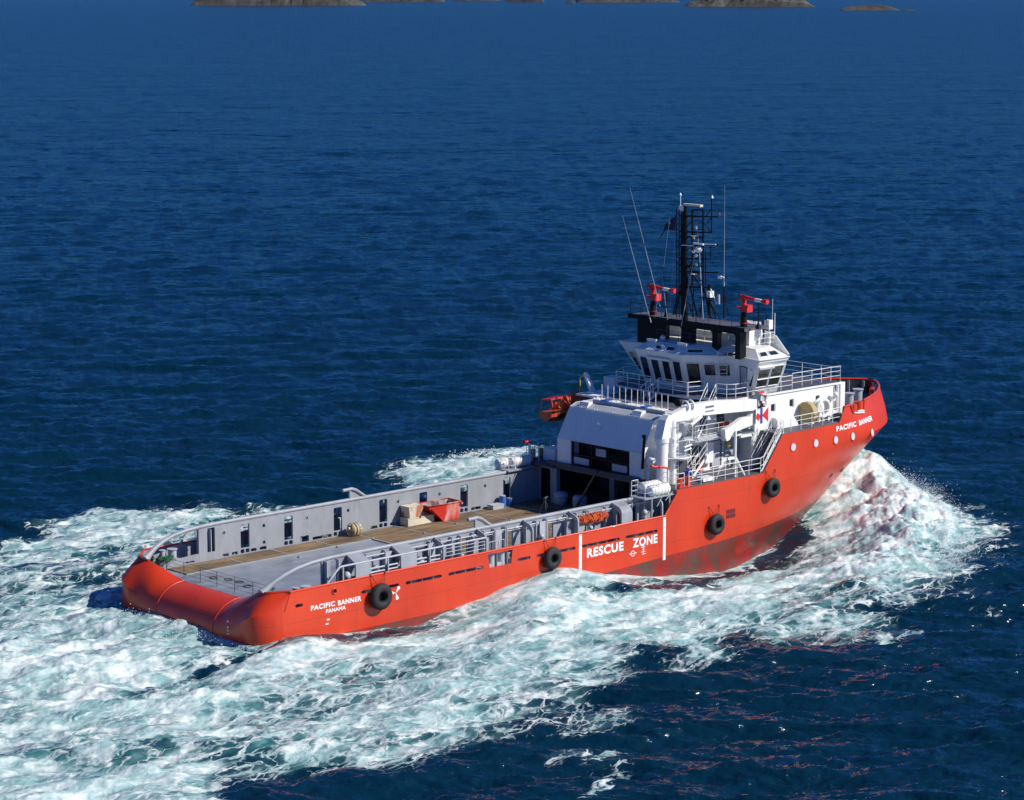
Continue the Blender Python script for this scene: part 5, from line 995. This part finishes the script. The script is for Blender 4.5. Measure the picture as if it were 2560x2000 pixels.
def raft(x,y,z,label,first=None):
    root=empty('life_raft_canister',(x,y,z)); tag(root,label,'life raft','white life raft canisters')
    if first is None:
        q=MB(); q.tube([(-.92,0,0),(-.88,0,0),(-.8,0,0),(.8,0,0),(.88,0,0),(.92,0,0)],.36,20,rs=[.10,.28,.37,.37,.28,.10]); q.build('canister',WHITE,root)
        for k in range(5): q=MB(); q.tube([(-.6+k*.3,.375*math.cos(t*PI/10),.375*math.sin(t*PI/10)) for t in range(20)],.022,5,closed=True); q.build('canister_band',CREAM,root)
        q=MB(); q.box(-.7,-.6,-.3,.3,-.42,-.3); q.box(.6,.7,-.3,.3,-.42,-.3); q.build('cradle',LGREY,root)
    else:
        for ch in first.children: c=ch.copy(); COL.objects.link(c); c.parent=root
    return root
r0=raft(33.95,-6.15,4.32,'white life raft canister, inner one of the pair on the starboard platform')
raft(33.85,-6.98,4.22,'white life raft canister, outer one of the pair above the RESCUE ZONE stripe',r0)
raft(33.9,6.6,4.25,'sunlit white life raft canister on the far port side platform',r0)
raft(33.0,7.0,4.2,'shaded white life raft canister at the aft end of the port platform',r0)
# crates
def boxthing(name,x0,x1,y0,y1,z0,z1,mt,label,cat,group=None,taper=0,lip=True):
    root=empty(name,((x0+x1)/2,(y0+y1)/2,z0)); tag(root,label,cat,group); hx,hy,h=(x1-x0)/2,(y1-y0)/2,z1-z0
    q=MB(); q.loft([[(a*(hx-taper),b_*(hy-taper*.4),0) for a,b_ in((-1,-1),(1,-1),(1,1),(-1,1))],[(a*hx,b_*hy,h-.06) for a,b_ in((-1,-1),(1,-1),(1,1),(-1,1))]]); q.build('crate_body',mt,root)
    q=MB(); q.box(-hx-.02,hx+.02,-hy-.02,hy+.02,h-.06,h); q.build('crate_lid',mt,root)
    return root
boxthing('flat_crate',22.4,24.7,5.2,6.08,1.46,1.98,CREAM,'low cream steel crate lying on the wooden deck under the rust-streaked box','crate')
RB=mat('crate_rust_streaks',(0.66,0.60,0.46),.6,var=.1)
def ruststreak(m,c2,axis=2,sc=2.0,th=.5):
    n=m.node_tree.nodes; l=m.node_tree.links; b=n['Principled BSDF']; src=b.inputs['Base Color'].links[0].from_socket
    tc=n.new('ShaderNodeTexCoord'); mp=n.new('ShaderNodeMapping'); mp.inputs['Scale'].default_value=(1,1,.4); no=n.new('ShaderNodeTexNoise'); no.inputs['Scale'].default_value=sc; no.inputs['Detail'].default_value=7; l.new(tc.outputs['Object'],mp.inputs[0]); l.new(mp.outputs[0],no.inputs['Vector'])
    mr=n.new('ShaderNodeMapRange'); mr.inputs[1].default_value=th; mr.inputs[2].default_value=th+.12; l.new(no.outputs[0],mr.inputs[0]); mx=n.new('ShaderNodeMix'); mx.data_type='RGBA'; l.new(mr.outputs[0],mx.inputs[0]); l.new(src,mx.inputs[6]); mx.inputs[7].default_value=(*c2,1); l.new(mx.outputs[2],b.inputs['Base Color'])
ruststreak(RB,(.48,.16,.08),sc=1.6,th=.5)
boxthing('cargo_box',22.45,23.7,5.15,6.05,1.98,2.78,RB,'square cream box with rust-red sides stacked on the flat crate','box',taper=.1)
SK=mat('skip_red_faded',(0.62,0.03,0.015),.5,var=.1); ruststreak(SK,(.75,.42,.36),sc=.9,th=.56); SKI=mat('skip_inside_scale',(.35,.32,.30),.8,var=.5,scale=3); ruststreak(SKI,(.10,.08,.07),sc=2.5,th=.5)
root=empty('waste_skip',(25.4,5.3,1.46)); tag(root,'open red waste skip with pale scraped patch and sloping end','skip')
bt=[(-.15,-.45),(1.2,-.45),(1.2,.55),(-.15,.55)]; tp=[(-1.55,-.62),(1.3,-.62),(1.3,.72),(-1.55,.72)]
q=MB(); q.loft([[(a,b_,0) for a,b_ in bt],[(a,b_,1.22) for a,b_ in tp]],cap=False); q.add([(a,b_,0) for a,b_ in bt],[(0,1,2,3)]); q.build('skip_shell',SK,root)
k_=.94; q=MB(); q.loft([[(a*k_,b_*k_,.05) for a,b_ in bt],[(a*k_,b_*k_,1.21) for a,b_ in tp]],cap=False); q.add([(a*k_,b_*k_,.05) for a,b_ in bt],[(0,1,2,3)]); q.build('skip_inside',SKI,root)
q=MB(); q.tube([(a,b_,1.22) for a,b_ in tp],.05,6,closed=True); q.build('skip_rim',SK,root)
for a,b_ in((-1.55,-.62),(1.3,-.62)): q=MB(); q.cyl((a,b_-.1,1.1),(a,b_+.02,1.1),.08,n=8); q.build('lifting_lug',SK,root)
# bundle of hose by the wall
root=empty('hose_bundle',(17.95,5.45,1.46)); tag(root,'round yellowish bundle of strapped hoses beside the port wall','hose bundle')
for k in range(7):
    a=2*PI*k/7; q=MB(); q.tube([(math.cos(a)*.28+.5*t_,math.sin(a)*.0+.38*(k/6-.5),.42+math.sin(a)*.28) for t_ in(-.5,0,.5)],.1,8); q.build('hose_roll',CREAM if k%2 else ROPEM,root)
q=MB(); q.ball((0,0,.42),.4,12,(1,1,1.0)); q.build('bundle_core',ROPEM,root)
for t_ in(-.25,0,.25): q=MB(); q.tube([(t_,.42*math.cos(a*PI/9),.43+.43*math.sin(a*PI/9)) for a in range(18)],.035,6,closed=True); q.build('strap',CREAM,root)
# bulk bags, leaning pole, tripod in the winch bay
def bag(x,y,label):
    root=empty('bulk_bag',(x,y,1.46)); tag(root,label,'bag','bulk bags in the winch bay')
    q=MB(); q.tube([(0,0,0),(0,0,.06),(0,0,.4),(0,0,.95),(0,0,1.1),(0,0,1.14)],.6,16,rs=[.5,.62,.72,.70,.55,.2]); q.build('bag_body',PALEBAG,root)
    for s in(0,1): q=MB(); q.tube([(.725*math.cos(t*PI/12),.725*math.sin(t*PI/12),.35+.3*s) for t in range(24)],.012,5,closed=True); q.build('bag_band',NAVY,root)
    root.scale=(.72,.72,.80)
bag(35.0,3.55,'pale round bulk bag at the shaded winch bay, the left one'); bag(35.1,1.75,'pale round bulk bag behind the leaning wooden pole, the right one')
root=empty('wooden_pole',(34.6,1.7,1.46)); tag(root,'long wooden pole leaning against the dark winch house front','pole'); q=MB(); q.cyl((0,0,0),(.3,-1.9,3.0),.09,.07,n=10); q.build('pole_shaft',WOOD,root); q=MB(); q.cyl((.285,-1.8,2.85),(.3,-1.9,3.02),.085,n=10); q.build('pole_cap',DGREY,root)
root=empty('tripod',(31.9,1.9,1.46)); tag(root,'small metal tripod stand on the deck at the edge of the shadow','tripod')
for a in range(3): q=MB(); q.cyl((0,0,1.05),(.45*math.cos(a*2.1),.45*math.sin(a*2.1),0),.03,n=6); q.build('leg',DGREY,root)
q=MB(); q.ball((0,0,1.1),.13,8); q.cyl((0,0,1.1),(.25,0,1.2),.06,n=8); q.build('tripod_head',DGREY,root)
# blue barrels and box at the shadow edge
for x,y,h,lab in((31.5,5.75,.75,'blue barrel by the port wall window, the taller one'),(32.1,5.7,.5,'short blue barrel beside the taller one')):
    root=empty('barrel',(x,y,1.46)); tag(root,lab,'barrel'); q=MB(); q.cyl((0,0,0),(0,0,h),.24,n=14); q.build('barrel_body',mat('barrel_blue',(.05,.16,.45),.5),root); q=MB(); q.cyl((0,0,h),(0,0,h+.05),.2,n=12); q.build('barrel_lid',LGREY,root)
boxthing('tool_chest',30.2,31.2,5.3,5.9,1.46,1.78,LGREY,'low grey chest lying on the planks against the port wall','chest')
root=empty('green_net_heap',(3.5,6.2,1.95)); tag(root,'small heap of green netting on the port quarter','net')
q=MB()
for k in range(40): a=random.random()*6.28; q.tube([(random.gauss(0,.35),random.gauss(0,.25),random.uniform(0,.2)) for _ in range(4)],.02,4)
q.build('netting',GREENM,root)
# orange scramble net hung on the pipe
root=empty('scramble_net',(27.95,-6.62,3.2)); tag(root,'rolled bright orange scramble net hanging on the grey side pipe','net')
q=MB()
for k in range(150):
    x0=random.uniform(-1.45,1.35); a=random.uniform(0,6.28); w=.22*(1-abs(x0/1.7)**3); pts=[]
    for t in range(7):
        b_=a+t*.55*random.choice((1,1,-1)); pts.append((x0+random.uniform(-.12,.12)+t*.02,w*math.cos(b_)*1.1,w*math.sin(b_)*1.25-.03*t))
    q.tube(pts,.024,4)
q.build('netting',ONET,root)
for k in range(7): q=MB(); x=-1.3+k*.43; q.tube([(x,.24*math.cos(t*PI/5),.02+.26*math.sin(t*PI/5)) for t in range(10)],.014,4,closed=True); q.build('lashing',BLUE if k%2 else ONET,root)
# life buoys
def buoy(loc,rot,label):
    root=empty('life_buoy',loc,rot); tag(root,label,'life buoy','life buoys'); q=MB(); q.tube([(.3*math.cos(t*PI/12),0,.3*math.sin(t*PI/12)) for t in range(24)],.07,8,closed=True); q.build('ring',SIGNW,root)
    for a in range(4): q=MB(); q.tube([(.3*math.cos(a*PI/2+.4+t*.09),0,.3*math.sin(a*PI/2+.4+t*.09)) for t in range(6)],.075,8); q.build('red_band',SIGNR,root)
buoy((45.1,-6.2,9.02),(0,0,0),'life buoy on the grey board above the red and white emblem')
buoy((42.3,6.35,9.0),(0,0,R(60)),'life buoy on the far port wing platform')
# ensign
root=empty('ensign',MU(815,500)); tag(root,'dark blue ensign hanging limp on the halyard left of the mast','flag')
F_=[(815,500),(806,590),(800,672)],[(775,528),(765,600),(755,662)],[(742,560),(730,610),(718,660)],[(705,600),(695,640),(680,680)],[(676,640),(665,690),(652,715)],[(664,680),(648,710),(636,752)]
b0=Vector(MU(815,500)); vs=[];fs=[]
for i,c in enumerate(F_):
    for j,(u,v) in enumerate(c): p=Vector(MU(u,v))-b0; vs.append((p.x+.12*math.sin(i*1.7+j*.6),p.y,p.z))
n=len(F_)
for i in range(n-1):
    for j in range(2): fs.append((i*3+j,i*3+j+1,(i+1)*3+j+1,(i+1)*3+j))
q=MB(); q.add(vs,fs,True); q.add([(x+.015,y,z) for x,y,z in vs],[tuple(reversed(f)) for f in fs],True); q.build('flag_cloth',NAVY,root)
q=MB(); c0=Vector(MU(750,578))-b0; q.tube([(c0.x-.12,c0.y+.1*math.cos(t),c0.z+.1*math.sin(t)) for t in np.linspace(2.6,6.4,9)],.02,5); q.build('flag_mark',SIGNW,root)
# ---- rescue boat
root=empty('rescue_boat',(39.2,7.35,7.2),(R(-8),R(-4),0)); tag(root,'small orange rescue boat with red canopy hanging outboard on the port side','boat')
root.scale=(.84,.84,.84)
q=MB(); rings=[]
for x,w,k,g in((-2.5,.85,-.55,.32),(-1.5,.95,-.72,.30),(0,1.0,-.78,.32),(1.2,.9,-.68,.45),(2.1,.6,-.42,.68),(2.75,.12,.1,.92)): rings.append([(x,-w,g),(x,-w*.85,k*.35),(x,0,k),(x,w*.85,k*.35),(x,w,g)])
q.loft(rings,cap=True); q.build('boat_hull',ORANGE,root)
q=MB(); q.loft([[(-.2+a*.0,b_,.35+h) for b_,h in((-.6,0),(-.5,.75),(.5,.75),(.6,0))],[(1.6,b_,.45+h) for b_,h in((-.5,0),(-.35,1.0),(.35,1.0),(.5,0))],[(2.5,b_,.75+h) for b_,h in((-.2,0),(-.15,.3),(.15,.3),(.2,0))]]); q.build('bow_cover',ORANGE,root)
for s in(-1,1): q=MB(); q.tube([(-2.5,s*.9,.25),(-1,s*1.02,.25),(.8,s*.98,.33),(2.0,s*.66,.58),(2.7,s*.15,.85)],.06,6); q.build('rubbing_strake',BLACK,root)
q=MB()
for x in(-2.1,-1.0):
    q.tube([(x-.15,-.8,.35),(x,-.62,1.25),(x,.62,1.25),(x-.15,.8,.35)],.04,6)
for s in(-1,1): q.cyl((-2.1,s*.62,1.25),(-.2,s*.62,1.2),.04,n=6); q.cyl((-1.0,s*.62,1.25),(-.3,s*.8,.4),.04,n=6)
q.build('roll_bar',ORANGE,root)
q=MB(); q.box(-2.2,-.3,-.66,.66,1.25,1.34); q.build('canopy',CANVAS,root)
q=MB(); q.box(-1.4,-.9,-.3,.3,.3,.95); q.build('console',ORANGE,root)
for x in(-1.9,-1.5,.6): q=MB(); q.cyl((x,-.75,-.42),(x+.45,-.85,-.12),.13,n=8); q.build('keel_guard',BLACK,root)
# ---- deckhand bending over the bollards
def skin(name,V,E_,Rr,mt,parent,lvl=2):
    bm=bmesh.new(); sl_=bm.verts.layers.skin.verify(); vs=[bm.verts.new(v) for v in V]; [bm.edges.new((vs[a],vs[b_])) for a,b_ in E_]
    for v,r_ in zip(vs,Rr): v[sl_].radius=(r_,r_) if not isinstance(r_,tuple) else r_
    vs[0][sl_].use_root=True
    me=bpy.data.meshes.new(name); bm.to_mesh(me); bm.free(); o=bpy.data.objects.new(name,me); COL.objects.link(o); o.modifiers.new('s','SKIN'); m_=o.modifiers.new('d','SUBSURF'); m_.levels=lvl; m_.render_levels=lvl
    dg=bpy.context.evaluated_depsgraph_get(); me2=bpy.data.meshes.new_from_object(o.evaluated_get(dg)); bpy.data.objects.remove(o); o=bpy.data.objects.new(name,me2); me2.materials.clear(); me2.materials.append(mt); COL.objects.link(o); o.parent=parent
    for p in me2.polygons: p.use_smooth=True
    return o
PR=empty('person',(36.95,-6.35,4.13),(0,0,R(-25))); tag(PR,'deckhand in blue jacket and dark trousers crouching over the red bollards','person')
J=dict(pel=(0,0,.52),sp=(.10,0,.70),ch=(.30,0,.92),nk=(.44,0,1.03),hd=(.53,0,1.10),ht=(.60,0,1.22))
V=[J['pel'],J['sp'],J['ch'],J['nk'],J['hd'],J['ht']]; Rr=[.135,.13,.15,.055,.085,.075]; Ed=[(0,1),(1,2),(2,3),(3,4),(4,5)]
for s in(-1,1):
    i=len(V); V+=[(0,s*.10,.50),(.36,s*.16,.48),(.08,s*.15,.09),(.24,s*.16,.05)]; Rr+=[.10,.075,.05,.042]; Ed+=[(0,i),(i,i+1),(i+1,i+2),(i+2,i+3)]
    j=len(V); V+=[(.32,s*.19,.93),(.42,s*.24,.66),(.62,s*.17,.50),(.70,s*.15,.46)]; Rr+=[.065,.048,.034,(.036,.018)]; Ed+=[(2,j),(j,j+1),(j+1,j+2),(j+2,j+3)]
    for k,(dx,dy,L) in enumerate(((.0,.030,.070),(.0,.010,.080),(.0,-.010,.076),(.0,-.030,.060),(-.03,-.045,.05))):
        f0=len(V); p=Vector(V[j+3]); V+=[tuple(p+Vector((.012+dx,dy*s*1.0,-.01))),tuple(p+Vector((L*.6+dx,dy*1.3*s,-.035))),tuple(p+Vector((L+dx,dy*1.35*s,-.07)))]; Rr+=[.010,.009,.008]; Ed+=[(j+3,f0),(f0,f0+1),(f0+1,f0+2)]
skin('body',V,Ed,Rr,SKIN,PR)
Vj=[J['pel'],J['sp'],J['ch'],(.41,0,1.0)]; Rj=[.155,.155,.178,.075]; Ej=[(0,1),(1,2),(2,3)]
for s in(-1,1):
    j=len(Vj); Vj+=[(.32,s*.19,.93),(.42,s*.24,.66),(.59,s*.18,.52)]; Rj+=[.085,.066,.048]; Ej+=[(2,j),(j,j+1),(j+1,j+2)]
skin('jacket',Vj,Ej,Rj,BLUE,PR)
Vt=[(0,0,.50)]; Rt=[.15]; Et=[]
for s in(-1,1):
    i=len(Vt); Vt+=[(0,s*.10,.48),(.36,s*.16,.48),(.10,s*.15,.14)]; Rt+=[.12,.095,.065]; Et+=[(0,i),(i,i+1),(i+1,i+2)]
    q=MB(); q.loft([[(.0,s*.15+a*.045,z) for a,z in((-1,0),(1,0),(1,.13),(-1,.13))],[(.26,s*.16+a*.05,z) for a,z in((-1,0),(1,0),(1,.07),(-1,.07))]]); q.build('boot',BLACK,PR)
skin('trousers',Vt,Et,Rt,NAVY,PR)
q=MB(); h=Vector(J['hd']).lerp(Vector(J['ht']),.55); q.ball(h+Vector((-.025,0,.03)),.105,12,(1.05,.95,.95)); q.build('hair',HAIR,PR)
fd=Vector((.82,0,-.55)).normalized()
q=MB(); c=h+fd*.092; q.cyl(c+Vector((0,0,-.012)),c+fd*.028+Vector((0,0,-.03)),.014,.01,n=6); q.build('nose',SKIN,PR)
for s in(-1,1): q=MB(); q.ball(h+fd*.088+Vector((.012,s*.03,.022)),.011,6); q.build('eye',BLACK,PR); q=MB(); q.ball(h+Vector((0,s*.09,-.005)),.022,6,(.7,.4,1)); q.build('ear',SKIN,PR)
q=MB(); c=h+fd*.082+Vector((-.03,0,-.05)); q.box(c.x-.005,c.x+.012,-.022,.022,c.z-.005,c.z+.004); q.build('mouth',SIGNR,PR)
